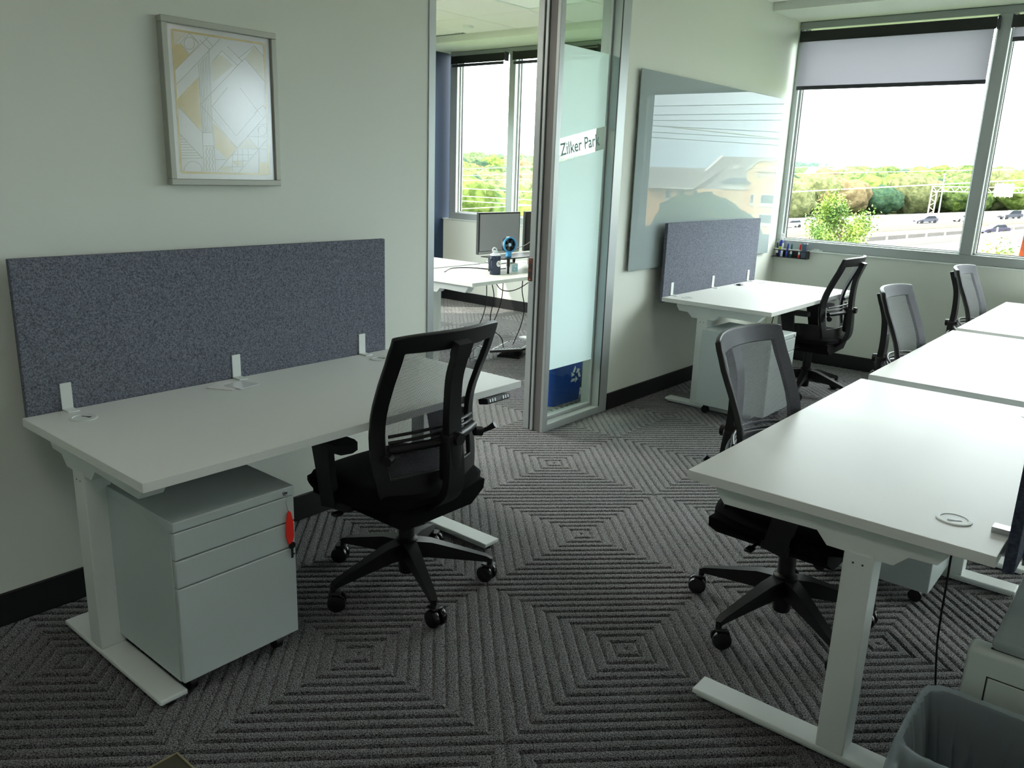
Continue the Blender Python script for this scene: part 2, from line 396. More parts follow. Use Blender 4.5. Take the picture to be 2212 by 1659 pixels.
# roller shades
def shade(label, x0, x1, zb, zt=2.735, pl=None):
    t = thing('roller_shade', label, 'window shade', ((x0+x1)/2, YW-0.045, 0)); hw = (x1-x0)/2
    bm = BM(); tube(bm, [(-hw+0.02, 0.0, zt-0.055), (hw-0.02, 0.0, zt-0.055)], 0.032, 14); obj('roller', bm, M_blk2, t, True)
    bm = BM(); box(bm, -hw+0.012, hw-0.012, -0.034, -0.030, zt-0.10, zt-0.018); obj('fascia', bm, M_blk, t)
    if zb < zt-0.12:
        bm = BM(); box(bm, -hw+0.022, hw-0.022, -0.0295, -0.0285, zb, zt-0.09); obj('shade_cloth', bm, M_shade, t)
    bm = BM(); box(bm, -hw+0.02, hw-0.02, -0.036, -0.022, zb-0.028, zb+0.002, 0.004); obj('hem_bar', bm, M_blk2, t)
    for s in (-1, 1):
        bm = BM(); box(bm, s*hw-0.012, s*hw, -0.03, 0.035, zt-0.10, zt-0.01, 0.003) if s > 0 else box(bm, -hw, -hw+0.012, -0.03, 0.035, zt-0.10, zt-0.01, 0.003); obj('bracket', bm, M_blk2, t)
    return t
shade('dark grey roller shade lowered a third over the wide window by the whiteboard', 0.035, 1.475, 2.292)
shade('roller shade with a short drop beyond the grey mullion', 1.555, 2.97, 2.57)
for k in range(3):
    shade(['roller shade on the first side window pane', 'roller shade on the second side window pane', 'roller shade on the third side window pane'][k], 3.07+1.52*k, 4.49+1.52*k, 2.30)
shade('rolled-up grey shade over the pane beside the dark blue wall, other room', -3.94, -3.14, 2.655, 2.76)
shade('rolled-up grey shade over the middle pane of the other room', -3.04, -2.62, 2.645, 2.76)
shade('rolled-up grey shade seen past the frosted glass top, other room', -2.50, -1.96, 2.645, 2.76)

# ---- glazed door opening in the left wall
dr = bpy.data.objects.new('door_1', None); C.objects.link(dr); dr['kind'] = 'structure'
def dp(n, *b, bev=0.002, m=M_alu):
    bm = BM(); box(bm, *b, bev); return obj(n, bm, m, dr)
ZT = 2.70
dp('jamb', -0.146, 0.006, 1.475, 1.520, 0, ZT)
dp('jamb', -0.146, -0.104, 2.455, 2.497, 0, ZT); dp('jamb', -0.092, -0.072, 2.455, 2.497, 0, ZT)
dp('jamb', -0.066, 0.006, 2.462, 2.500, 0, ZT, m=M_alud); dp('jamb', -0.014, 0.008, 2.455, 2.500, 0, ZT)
dp('gasket', -0.104, -0.066, 2.47, 2.49, 0, ZT, bev=0, m=M_gask)
dp('frame', -0.14, 0.006, 3.062, 3.157, 0, ZT); dp('gasket', 0.004, 0.0075, 3.058, 3.066, 0.05, ZT, bev=0, m=M_gask)
dp('frame', -0.14, 0.006, 2.500, 3.062, 0, 0.046); dp('frame', -0.14, 0.006, 1.475, 3.157, ZT-0.06, ZT+0.01)
dp('glazing_stop', -0.085, -0.055, 2.500, 3.062, 0.046, 0.066); dp('glazing_stop', -0.085, -0.055, 2.500, 2.515, 0.066, ZT-0.06); dp('glazing_stop', -0.085, -0.055, 3.048, 3.062, 0.066, ZT-0.06)
bm = BM(); box(bm, -0.074, -0.066, 2.512, 3.050, 0.06, ZT-0.05); obj('sidelight_pane', bm, M_pane, dr)
# frosted film with a slanted clear band, and lettering
ya, yb = 2.516, 3.047
def zb0(y): return 1.598+(y-2.588)*0.202
def zb1(y): return 1.729+(y-2.588)*0.210
bm = BM()
prism(bm, [(ya, 0.36), (yb, 0.36), (yb, zb0(yb)), (ya, zb0(ya))], 'x', -0.0655, -0.0648)
prism(bm, [(ya, zb1(ya)), (yb, zb1(yb)), (yb, 2.238), (ya, 2.238)], 'x', -0.0655, -0.0648)
obj('frosted_film', bm, M_film, dr)
tm = text_mesh('lettering', 'Zilker Park', 0.098, M_letter, 0.0004, 0.0022)
o = obj('lettering', tm, None, dr); ex = [v.co.x for v in tm.vertices]; wd_ = max(ex)-min(ex)
sc_ = 0.405/wd_
o.matrix_local = Matrix.Translation((-0.0645, 2.797, 1.703)) @ Matrix.Rotation(math.atan(0.20), 4, 'X') @ Matrix(((0, 0, 1, 0), (1, 0, 0, 0), (0, 1, 0, 0), (0, 0, 0, 1))) @ Matrix.Diagonal((sc_, 1.0, 1, 1))
# strike plate
bm = BM(); box(bm, -0.150, -0.118, 2.4525, 2.456, 0.915, 1.050, 0.001); sp_ = obj('strike_plate', bm, mat('bronze_strike', (120, 74, 58), 0.35, 0.8), dr)
for z in (0.94, 0.985):
    bm = BM(); box(bm, -0.145, -0.123, 2.4518, 2.4535, z, z+0.032); obj('strike_hole', bm, M_gask, sp_)
for z in (0.924, 1.040):
    bm = BM(); lathe(bm, [(0.005, 0), (0.0045, 0.0015), (0.001, 0.002)], seg=12, M=Matrix.Translation((-0.134, 2.4525, z)) @ Matrix.Rotation(PI/2, 4, 'X')); obj('screw', bm, M_chrome, sp_)

# ---- ceiling fittings of the other room
t = thing('smoke_detector', 'round white smoke detector on the ceiling beyond the door', 'smoke detector', (-2.87, 4.80, ZC-0.004))
bm = BM(); lathe(bm, [(0.052, 0), (0.052, -0.010), (0.044, -0.022), (0.001, -0.026)]); obj('detector_body', bm, M_white, t, True)
t = thing('air_slot', 'long black air slot in the ceiling beyond the door', 'air vent', (-3.55, 5.08, ZC-0.004))
t.rotation_euler.z = 0
bm = BM(); box(bm, -0.36, 0.36, -0.035, -0.028, -0.006, 0.003); box(bm, -0.36, 0.36, 0.028, 0.035, -0.006, 0.003); obj('slot_frame', bm, M_white, t)
bm = BM(); box(bm, -0.355, 0.355, -0.027, 0.027, -0.002, 0.002); obj('slot', bm, M_gask, t)
def troffer(x, y, label, on=0.0):
    t = thing('ceiling_light', label, 'light', (x, y, ZC-0.004))
    bm = BM()
    for b in ((-0.334, 0.334, -0.334, -0.30), (-0.334, 0.334, 0.30, 0.334), (-0.334, -0.30, -0.30, 0.30), (0.30, 0.334, -0.30, 0.30)): box(bm, *b, -0.004, 0.02)
    obj('frame', bm, M_white, t)
    bm = BM(); box(bm, -0.30, 0.30, -0.30, 0.30, 0.004, 0.008); obj('diffuser', bm, mat('light_diffuser', (235, 240, 245), 0.6, emit=((255, 250, 240), on) if on else None), t)
    bm = BM(); box(bm, -0.30, 0.30, -0.30, 0.30, 0.009, 0.019); obj('housing', bm, M_white, t)
troffer(-3.56+3*0.68, 4.80-0.68, 'square ceiling light panel seen through the door opening', 0.02)
for (i, j), lb_, on_ in (((8, 3), 'unseen added ceiling light panel over the first desk row', 2.0), ((13, 3), 'unseen added ceiling light panel over the second desk row near the windows', 2.0), ((18, 3), 'unseen added ceiling light panel in the far window corner', 2.0),
        ((8, 9), 'unseen added ceiling light panel behind the desks', 2.0), ((13, 9), 'unseen added ceiling light panel at the back corner', 2.0), ((2, 4), 'unseen added ceiling light panel above the desks of the other room', 22.0), ((2, 8), 'unseen added ceiling light panel deep in the other room', 22.0)):  # panels out of view, added to brighten both rooms
    troffer(-3.56+i*0.68, 4.80-j*0.68, lb_, on_)
# ================================================================ DESKS
L = 1.546; D = 0.785; HT = 0.735
def make_desk(label, loc, rz, grp):
    t = thing('standing_desk', label, 'desk', loc, rz, grp)
    bm = BM(); box(bm, 0, D, 0, L, HT-0.028, HT, 0.0015, seg=2); obj('tabletop', bm, M_desk, t)
    prof = [(0.10, 0.707), (0.10, 0.688), (0.122, 0.657), (0.187, 0.655), (0.219, 0.622), (0.385, 0.622), (0.415, 0.656), (0.68, 0.65), (0.708, 0.684), (0.708, 0.707)]
    for y0, y1 in ((0.035, 0.105), (L-0.105, L-0.035)):
        bm = BM(); prism(bm, prof, 'y', y0, y1); bevall(bm, 0.002, 1); obj('bracket', bm, M_white, t)
        yc = (y0+y1)/2
        bm = BM(); box(bm, 0.262, 0.338, yc-0.038, yc+0.042, 0.034, 0.63, 0.004, seg=2); cg = obj('leg', bm, M_white, t)
        for k in (-1, 1):
            bm = BM(); lathe(bm, [(0.003, 0), (0.001, 0.001)], seg=8, M=Matrix.Translation((0.300+0.012*k, yc-0.038 if yc < 0.5 else yc+0.042, 0.600)) @ Matrix.Rotation(PI/2 if yc < 0.5 else -PI/2, 4, 'X')); obj('screw', bm, M_blk2, cg)
        bm = BM(); box(bm, 0.072, 0.716, yc-0.042, yc+0.043, 0.018, 0.034, 0.004, seg=2); box(bm, 0.084, 0.704, yc-0.034, yc+0.035, 0.008, 0.019, 0.002); obj('foot', bm, M_white, t)
        for xg in (0.10, 0.685):
            bm = BM(); lathe(bm, [(0.02, 0.0), (0.02, 0.010)], (xg, yc, 0), 12); obj('glide', bm, M_blk, t)
    bm = BM(); box(bm, 0.25, 0.285, 0.105, L-0.105, 0.648, 0.69, 0.002); box(bm, 0.315, 0.35, 0.105, L-0.105, 0.648, 0.69, 0.002); obj('crossbar', bm, M_white, t)
    bm = BM(); box(bm, 0.44, 0.60, 0.60, 0.90, 0.672, 0.706, 0.006, seg=2); obj('control_box', bm, M_blk, t)
    # keypad under the front edge
    Mk = Matrix.Translation((D+0.004, 1.385, 0.696)) @ Matrix.Rotation(math.radians(-12), 4, 'Y')
    bm = BM(); box(bm, -0.03, 0.018, -0.068, 0.068, -0.014, 0.010, 0.005, M=Mk, seg=2); kp = obj('keypad', bm, M_blk2, t)
    for k in (-0.052, -0.038, -0.024, 0.024, 0.038, 0.052):
        bm = BM(); box(bm, 0.017, 0.0205, k-0.0045, k+0.0045, -0.008, 0.006, 0.001, M=Mk); obj('button', bm, M_chrome, kp)
    for y in (0.135, L-0.165):
        bm = BM(); c = (0.095+0.03, y, HT)
        lathe(bm, [(0.042, 0.0), (0.042, 0.0022), (0.036, 0.0035), (0.032, 0.0028), (0.031, 0.0016), (0.001, 0.0016)], c, 28); g = obj('grommet', bm, M_white, t, True)
        bm = BM(); prism(bm, [(c[0]-0.004+0.017*math.cos(a/8*PI*1.0), c[1]+0.012+0.011*math.sin(a/8*PI*2)) for a in range(0, 8)], 'z', HT+0.0016, HT+0.0022); obj('cable_hole', bm, M_gask, g)
    return t
XD = 0.1018; XR = 1.858
GW = 'white sit-stand desks against the wall'; GR = 'row of white sit-stand desks with chairs on one long side'
d1 = make_desk('white sit-stand desk under the framed picture', (XD, -0.4045, 0), 0, GW)
d2 = dup(d1, (XD, 3.6224, 0), 0, 'white sit-stand desk under the glass whiteboard')
d3 = dup(d1, (XR+D, 0.7127+L, 0), PI, 'large white sit-stand desk with steel clamp near the bin, first of the row'); d3['group'] = GR
d4 = dup(d1, (XR+D, 2.3636+L, 0), PI, 'white sit-stand desk in the middle of the row of three'); d4['group'] = GR
d5 = dup(d1, (XR+D, 4.0144+L, 0), PI, 'white sit-stand desk at the window end of the row'); d5['group'] = GR

# felt dividers clamped to the desks
def divider(label, loc, rz, mat_=M_felt, n=3, plate=True):
    t = thing('desk_divider', label, 'divider', loc, rz)
    bm = BM(); box(bm, -0.026, -0.002, 0.018, L-0.018, 0.695, 1.235, 0.003, seg=2); obj('panel', bm, mat_, t)
    for k in range(n):
        y = (0.14, 0.765, 1.388)[k]
        bm = BM()
        if plate:
            box(bm, -0.002, 0.0025, y-0.018, y+0.018, HT, HT+0.090, 0.001); box(bm, -0.002, 0.050, y-0.018, y+0.018, HT+0.0002, HT+0.0045, 0.001)
            box(bm, -0.034, -0.0265, y-0.018, y+0.018, HT-0.05, HT+0.06, 0.001); box(bm, -0.034, 0.04, y-0.018, y+0.018, HT-0.045, HT-0.040)
        else:
            box(bm, -0.002, 0.05, y-0.024, y+0.010, HT+0.0002, HT+0.014, 0.001); box(bm, -0.034, -0.0265, y-0.018, y+0.018, HT-0.06, HT+0.04, 0.001); box(bm, -0.034, 0.04, y-0.018, y+0.018, HT-0.045, HT-0.040)
        obj('clamp', bm, M_white if plate else M_chrome, t)
    return t
divider('dark blue-grey felt divider behind the desk below the picture', (XD-0.004, -0.4045, 0), 0)
divider('grey felt divider behind the desk by the whiteboard', (XD-0.004, 3.6224, 0), 0)
divider('navy felt divider edge at the back of the desk near the bin', (XR+D+0.010, 0.7127+L, 0), PI, mat('navy_felt', (44, 50, 66), 0.95, spec=0.1, noise_=(120, 0.2, (74, 80, 96))), plate=False)

# ---- drawer pedestals
def pedestal(label, loc, rz):
    """front faces +X of the thing; origin at centre of the floor plan"""
    t = thing('drawer_pedestal', label, 'drawer unit', loc, rz, 'white steel drawer pedestals under the desks')
    w_ = 0.20; d0, d1_ = -0.24, 0.235; z0, z1 = 0.065, 0.575
    bm = BM(); box(bm, d0, d1_-0.018, -w_, w_, z0, z1-0.028, 0.002); box(bm, d0, d1_+0.002, -w_, w_, z1-0.030, z1, 0.003, seg=2); obj('body', bm, M_steel, t)
    for a, b in ((z1-0.116, z1-0.033), (z1-0.203, z1-0.120), (z0+0.002, z1-0.207)):
        bm = BM(); box(bm, d1_-0.017, d1_+0.001, -w_+0.002, w_-0.002, a, b, 0.003, seg=2); obj('drawer', bm, M_steel, t)
    Ml = Matrix.Translation((d1_+0.002, w_-0.035, z1-0.016)) @ Matrix.Rotation(PI/2, 4, 'Y')
    bm = BM(); lathe(bm, [(0.0085, 0), (0.0085, 0.002), (0.006, 0.003), (0.0055, 0.0015), (0.001, 0.0015)], seg=16, M=Ml); lk = obj('lock', bm, M_chrome, t, True)
    bm = BM(); box(bm, 0.0, 0.0022, -0.001, 0.001, -0.004, 0.004, M=Matrix.Translation((d1_+0.002, w_-0.035, z1-0.016))); obj('keyhole', bm, M_gask, lk)
    for cx in (d0+0.05, d1_-0.06):
        for cy in (-w_+0.05, w_-0.05):
            bm = BM(); tube(bm, [(cx, cy-0.011, 0.025), (cx, cy+0.011, 0.025)], 0.025, 16); box(bm, cx-0.012, cx+0.012, cy-0.014, cy+0.014, 0.045, 0.066); obj('caster', bm, M_blk, t, True)
    return t
p1 = pedestal('white three-drawer pedestal with a red key tag hanging on it', (0.600, -0.110, 0), 0)
p2 = dup(p1, (0.700, 3.755, 0), 0, 'white three-drawer pedestal under the desk by the whiteboard')
p3 = dup(p1, (2.09, 2.02, 0), PI, 'white drawer pedestal in shadow under the desk near the bin')
# key on its red tag
t = thing('key_ring', 'small black key hanging from a long red tag on the drawers', 'key', (0.840, 0.055, 0.0))
bm = BM(); prism(bm, [(-0.012+0.0, 0.455), (-0.006, 0.49), (0.0, 0.497), (0.006, 0.49), (0.013, 0.455), (0.014, 0.41), (0.006, 0.385), (-0.006, 0.385), (-0.013, 0.41)], 'x', -0.001, 0.004, M=Matrix.Translation((0, 0.01, 0))); bevall(bm, 0.001, 1); obj('tag', bm, M_red, t)
bm = BM(); tube(bm, sweepcurve([(0.0, 0.01, 0.558), (0.002, 0.0, 0.53), (0.002, 0.006, 0.50), (0.001, 0.010, 0.488)]), 0.0006, 5); obj('wire', bm, M_chrome, t)
bm = BM(); lathe(bm, [(0.012, 0), (0.012, 0.003)], seg=14, M=Matrix.Translation((0.001, 0.016, 0.378)) @ Matrix.Rotation(PI/2, 4, 'Y')); box(bm, 0.001, 0.004, 0.012, 0.020, 0.335, 0.37, 0.001); box(bm, 0.001, 0.004, 0.020, 0.024, 0.345, 0.350); obj('key', bm, M_blk, t)

# ---- leaflets on the desks
t = thing('leaflets', 'two white leaflets lying at the felt divider under the picture', 'leaflet', (0.19, 0.270, HT), 0.0)
bm = BM(); box(bm, -0.06, 0.045, -0.055, 0.045, 0.0005, 0.0025, M=Matrix.Rotation(0.5, 4, 'Z')); obj('leaflet', bm, M_paper, t)
bm = BM(); box(bm, -0.035, 0.055, -0.03, 0.06, 0.0027, 0.0045, M=Matrix.Translation((0.02, 0.02, 0)) @ Matrix.Rotation(0.2, 4, 'Z')); obj('leaflet', bm, mat('glossy_paper', (225, 228, 230), 0.15), t)
bm = BM(); box(bm, -0.05, 0.04, -0.07, 0.07, 0.0005, 0.003); o = obj('leaflet', bm, M_paper); o.location = (0.18, 4.76, HT); tag(o, 'white leaflet at the divider on the desk by the whiteboard', 'leaflet')
bm = BM(); box(bm, -0.02, 0.02, -0.03, 0.03, 0.0035, 0.010, 0.003); o = obj('clip_card', bm, mat('dark_card', (60, 62, 84), 0.4)); o.location = (0.175, 4.70, HT); tag(o, 'small dark card lying on the white leaflet', 'card')

# ================================================================ TASK CHAIRS
def bk(u, v):
    """surface of the backrest, u -1..1 across, v 0..1 up"""
    z = 0.455+0.585*v
    zs = [0.455, 0.53, 0.60, 0.68, 0.76, 0.86, 0.94, 1.04]; ys = [-0.216, -0.206, -0.192, -0.184, -0.195, -0.232, -0.268, -0.300]
    zs2 = [0.455, 0.53, 0.60, 0.68, 0.76, 0.86, 0.94, 1.04]; ws = [0.232, 0.244, 0.250, 0.250, 0.250, 0.252, 0.252, 0.248]
    def ip(z, a, b):
        for i in range(len(a)-1):
            if z <= a[i+1]+1e-9:
                t = (z-a[i])/(a[i+1]-a[i]); p0 = b[max(i-1, 0)]; p1 = b[i]; p2 = b[i+1]; p3 = b[min(i+2, len(b)-1)]
                return 0.5*(2*p1+(p2-p0)*t+(2*p0-5*p1+4*p2-p3)*t*t+(-p0+3*p1-3*p2+p3)*t**3)
        return b[-1]
    y = ip(z, zs, ys)+0.062*u*u; wd = ip(z, zs2, ws)
    # the top edge arches slightly and its corners are clipped
    z -= 0.012*(u**4)*max(0, (v-0.9)/0.1)
    return Vector((wd*u, y, z))
def grid(bm, us, vs, keep, off=0.0):
    V = {}
    def g(i, j):
        if (i, j) not in V:
            p = bk(us[i], vs[j])
            if off:
                du = bk(us[i]+1e-3, vs[j])-bk(us[i]-1e-3, vs[j]); dv = bk(us[i], min(1, vs[j]+1e-3))-bk(us[i], max(0, vs[j]-1e-3)); p = p+du.cross(dv).normalized()*off*-1
            V[(i, j)] = bm.verts.new(p)
        return V[(i, j)]
    fs = []
    for i in range(len(us)-1):
        for j in range(len(vs)-1):
            if keep((us[i]+us[i+1])/2, (vs[j]+vs[j+1])/2): fs.append(bm.faces.new((g(i, j), g(i+1, j), g(i+1, j+1), g(i, j+1))))
    return fs
def lay(v): return [x for x in v]
us = [-1, -0.92, -0.80]+[-0.80+1.60*k/8 for k in range(1, 8)]+[0.80, 0.92, 1]
vs = [0, 0.06, 0.13]+[0.13+0.76*k/12 for k in range(1, 12)]+[0.89, 0.945, 1.0]
def make_chair(label, loc, rz, grp, base_rot):
    t = thing('task_chair', label, 'chair', loc, rz, grp)
    # five-star base
    bm = BM(); lathe(bm, [(0.028, 0.050), (0.031, 0.055), (0.033, 0.12), (0.040, 0.125), (0.042, 0.19), (0.031, 0.198), (0.029, 0.32), (0.024, 0.325), (0.022, 0.40)], seg=20)
    base = obj('base', bm, M_blk, t, True); base.rotation_euler.z = base_rot
    for k in range(5):
        a = 2*PI*k/5; Ma = Matrix.Rotation(a, 4, 'Z')
        bm = BM()
        bar(bm, [Ma @ Vector(p) for p in ((0.020, 0, 0.152), (0.09, 0, 0.146), (0.21, 0, 0.120), (0.300, 0, 0.100), (0.320, 0, 0.090))], [(0.028, 0.034), (0.023, 0.031), (0.017, 0.020), (0.014, 0.012), (0.012, 0.009)])
        bevall(bm, 0.004, 2, 50); obj('leg', bm, M_blk, base, True)
        Mc = Ma @ Matrix.Translation((0.318, 0, 0)) @ Matrix.Rotation((k*2.1+0.4), 4, 'Z')
        bm = BM()
        for s in (-1, 1):
            lathe(bm, [(0.001, 0.0), (0.018, 0.0), (0.031, 0.001), (0.033, 0.005), (0.033, 0.015), (0.030, 0.021), (0.014, 0.023), (0.001, 0.023)], seg=20, M=Mc @ Matrix.Translation((0.012, s*0.006, 0.033)) @ Matrix.Rotation(-s*PI/2, 4, 'X'))
        ca = obj('caster', bm, M_wheel, base, True)
        bm = BM(); box(bm, -0.010, 0.024, -0.005, 0.005, 0.03, 0.066, 0.002, M=Mc); lathe(bm, [(0.011, 0.06), (0.011, 0.098)], seg=10, M=Mc); box(bm, -0.016, 0.028, -0.022, 0.022, 0.066, 0.074, 0.003, M=Mc)
        v_ = [v for v in bm.verts]; obj('caster', bm, M_blk, base, True)
    # mechanism and seat
    bm = BM(); box(bm, -0.09, 0.09, -0.16, 0.10, 0.352, 0.412, 0.014, seg=2); box(bm, -0.22, 0.22, -0.02, 0.05, 0.385, 0.405, 0.004); obj('mechanism', bm, M_blk, t, True)
    for s, y in ((-1, 0.03), (1, -0.03)):
        bm = BM(); tube(bm, [(s*0.08, y, 0.378), (s*0.27, y, 0.372)], 0.006, 8); box(bm, s*0.27-0.02, s*0.27+0.02, y-0.014, y+0.014, 0.366, 0.378, 0.004); obj('lever', bm, M_blk, t, True)
    bm = BM(); nu, nv = 16, 16; V = {}
    for side in (0, 1):
        for i in range(nu+1):
            for j in range(nv+1):
                a = -1+2*i/nu; b = -1+2*j/nv
                # squircle outline
                x = a*math.sqrt(1-0.34*b*b)*1.06; y = b*math.sqrt(1-0.34*a*a)*1.06
                r = max(abs(a), abs(b)); ed = max(0, (r-0.72)/0.28)
                if side == 0: z = 0.478-0.030*ed**2.2-0.016*max(0, b-0.35)**1.5*1.2+0.006*a*a
                else: z = 0.412+0.016*ed**2
                V[(side, i, j)] = bm.verts.new((x*0.272, 0.032+y*0.250, z))
    for i in range(nu):
        for j in range(nv):
            bm.faces.new((V[(0, i, j)], V[(0, i+1, j)], V[(0, i+1, j+1)], V[(0, i, j+1)])); bm.faces.new((V[(1, i, j)], V[(1, i, j+1)], V[(1, i+1, j+1)], V[(1, i+1, j)]))
    for i in range(nu):
        for j in (0, nv): bm.faces.new((V[(0, i, j)], V[(0, i+1, j)], V[(1, i+1, j)], V[(1, i, j)]))
    for j in range(nv):
        for i in (0, nu): bm.faces.new((V[(0, i, j)], V[(0, i, j+1)], V[(1, i, j+1)], V[(1, i, j)]))
    obj('seat', bm, M_seat, t, True)
    bm = BM(); pan = [(-0.17, 0.345), (-0.235, 0.39), (-0.24, 0.425), (0.24, 0.425), (0.235, 0.39), (0.17, 0.345)]
    prism(bm, pan, 'y', -0.20, 0.21); bevall(bm, 0.012, 2); obj('seat_pan', bm, M_seat, t, True)
    # back frame, weave
    bm = BM(); grid(bm, us, vs, lambda u, v: abs(u) > 0.80 or v < 0.13 or v > 0.89)
    bmesh.ops.recalc_face_normals(bm, faces=bm.faces)
    bmesh.ops.solidify(bm, geom=bm.faces[:], thickness=0.018); bevall(bm, 0.003, 1, 50)
    obj('back_frame', bm, M_blk, t, True)
    bm = BM(); u2 = [-0.985+1.97*k/16 for k in range(17)]; v2 = [0.02+0.972*k/24 for k in range(25)]
    grid(bm, u2, v2, lambda u, v: True, 0.021); obj('back_mesh', bm, M_weave, t, True)
    # rear spine
    bm = BM(); sp = sweepcurve([(0, -0.13, 0.385), (0, -0.20, 0.405), (0, -0.262, 0.47), (0, -0.268, 0.58), (0, -0.256, 0.72), (0, -0.262, 0.86), (0, -0.284, 0.94), (0, -0.304, 1.000)], 4)
    n = len(sp); bar(bm, sp, [(0.052-0.024*min(1, i/(n*0.60))+(0.006 if i > n-5 else 0), 0.015) for i in range(n)], up=(0, 1, 0.001)); bevall(bm, 0.004, 2, 50); s_ = obj('spine', bm, M_blk, t, True)
    # lumbar block, bar and knobs
    bm = BM(); box(bm, -0.036, 0.036, -0.284, -0.222, 0.50, 0.68, 0.018, seg=3); obj('lumbar_housing', bm, M_blk, t, True)
    bm = BM(); tube(bm, sweepcurve([(-0.205, -0.165, 0.638), (-0.12, -0.205, 0.642), (0, -0.235, 0.645), (0.12, -0.205, 0.642), (0.205, -0.165, 0.638)], 5), 0.016, 10)
    for dz in (0.0, 0.022): tube(bm, sweepcurve([(-0.20, -0.158, 0.66+dz), (-0.12, -0.198, 0.668+dz), (0, -0.222, 0.672+dz), (0.12, -0.198, 0.668+dz), (0.20, -0.158, 0.66+dz)], 5), 0.006, 8)
    tube(bm, [(0, -0.30, 0.66), (0, -0.225, 0.665)], 0.022, 10)
    lb = obj('lumbar_support', bm, M_blk, t, True)
    for s in (-1, 1):
        bm = BM(); tube(bm, [(s*0.205, -0.175, 0.615), (s*0.232, -0.185, 0.610)], 0.018, 12); 
        if s > 0: tube(bm, [(s*0.226, -0.185, 0.610), (s*0.246, -0.205, 0.622), (s*0.258, -0.228, 0.640)], [0.008, 0.009, 0.013], 8)
        obj('knob', bm, M_blk, lb, True)
    # armrests
    for s in (-1, 1):
        bm = BM(); bar(bm, [(s*0.10, 0.01, 0.395), (s*0.24, 0.03, 0.392), (s*0.272, 0.045, 0.41)], [(0.035, 0.012)]*3)
        bar(bm, [(s*0.275, 0.055, 0.395), (s*0.278, 0.075, 0.50), (s*0.278, 0.095, 0.62)], [(0.014, 0.040), (0.013, 0.038), (0.013, 0.046)], up=(0, 1, 0)); bevall(bm, 0.004, 1, 50)
        ar = obj('armrest', bm, M_blk, t, True)
        bm = BM(); pr = [(-0.040, -0.055), (-0.046, -0.02), (-0.046, 0.12), (-0.034, 0.150), (0.0, 0.158), (0.034, 0.150), (0.046, 0.12), (0.046, -0.02), (0.034, -0.05), (0.0, -0.065)]
        prism(bm, [(s*0.275+p[0], p[1]+0.0) for p in pr], 'z', 0.620, 0.648); bevall(bm, 0.006, 2, 50); obj('arm_pad', bm, M_blk, ar, True)
    return t
GA = 'black mesh task chairs'
def world_base(deg, rz): return math.radians(deg)-rz
c1 = make_chair('black mesh task chair at the desk under the picture', (0.770, 0.600, 0), PI/2, GA, world_base(-26, PI/2))
for ch in c1.children:
    if ch.name.startswith('base'): ch.location.x = 0.030
def chair(label, loc, rz, bdeg):
    c = dup(c1, loc, rz, label)
    for ch in c.children:
        if ch.name.startswith('base'): ch.rotation_euler.z = world_base(bdeg, rz); ch.location.x = 0.0
    return c
chair('black mesh task chair tucked under the desk near the bin', (1.955, 1.357, 0), -PI/2-0.02, -36)
chair('black mesh task chair at the middle desk of the row of three', (1.960, 3.12, 0), -PI/2, 10)
chair('black mesh task chair at the window-end desk of the row', (1.960, 4.68, 0), -PI/2, 20)
chair('black mesh task chair turned at the desk by the whiteboard', (0.785, 4.66, 0), PI/2+0.04, -8)
# ================================================================ WALL THINGS
# framed print
t = thing('framed_picture', 'silver-framed gold and white geometric print on the wall', 'picture', (0, 0, 0))
yl, yr, zb, zt = 0.187, 0.641, 1.457, 2.018; fw = 0.022
for b in ((yl, yr, zt-fw, zt), (yl, yr, zb, zb+fw), (yl, yl+fw, zb+fw, zt-fw), (yr-fw, yr, zb+fw, zt-fw)):
    bm = BM(); box(bm, 0.0, 0.034, *b, 0.002); obj('frame', bm, M_pframe, t)
bm = BM(); box(bm, 0.004, 0.0200, yl+0.01, yr-0.01, zb+0.01, zt-0.01); pp = obj('print', bm, M_paper, t)
GOLD= [[(0.229, 1.922), (0.258, 1.936), (0.292, 1.9), (0.235, 1.845)], [(0.238, 1.752), (0.32, 1.832), (0.32, 1.646), (0.236, 1.729)], [(0.368, 1.678), (0.46, 1.594), (0.418, 1.552), (0.37, 1.592)], [(0.554, 1.544), (0.591, 1.545), (0.594, 1.503), (0.552, 1.504)], [(0.439, 1.546), (0.46, 1.547), (0.459, 1.526)]]
PALE= [[(0.236, 1.972), (0.287, 1.971), (0.238, 1.926)], [(0.372, 1.884), (0.409, 1.918), (0.461, 1.886), (0.377, 1.82)], [(0.46, 1.547), (0.481, 1.548), (0.48, 1.526), (0.459, 1.526)], [(0.514, 1.919), (0.554, 1.963), (0.593, 1.932), (0.589, 1.845)], [(0.39, 1.525), (0.435, 1.525), (0.434, 1.508), (0.389, 1.508)], [(0.465, 1.594), (0.508, 1.638), (0.549, 1.595)]]
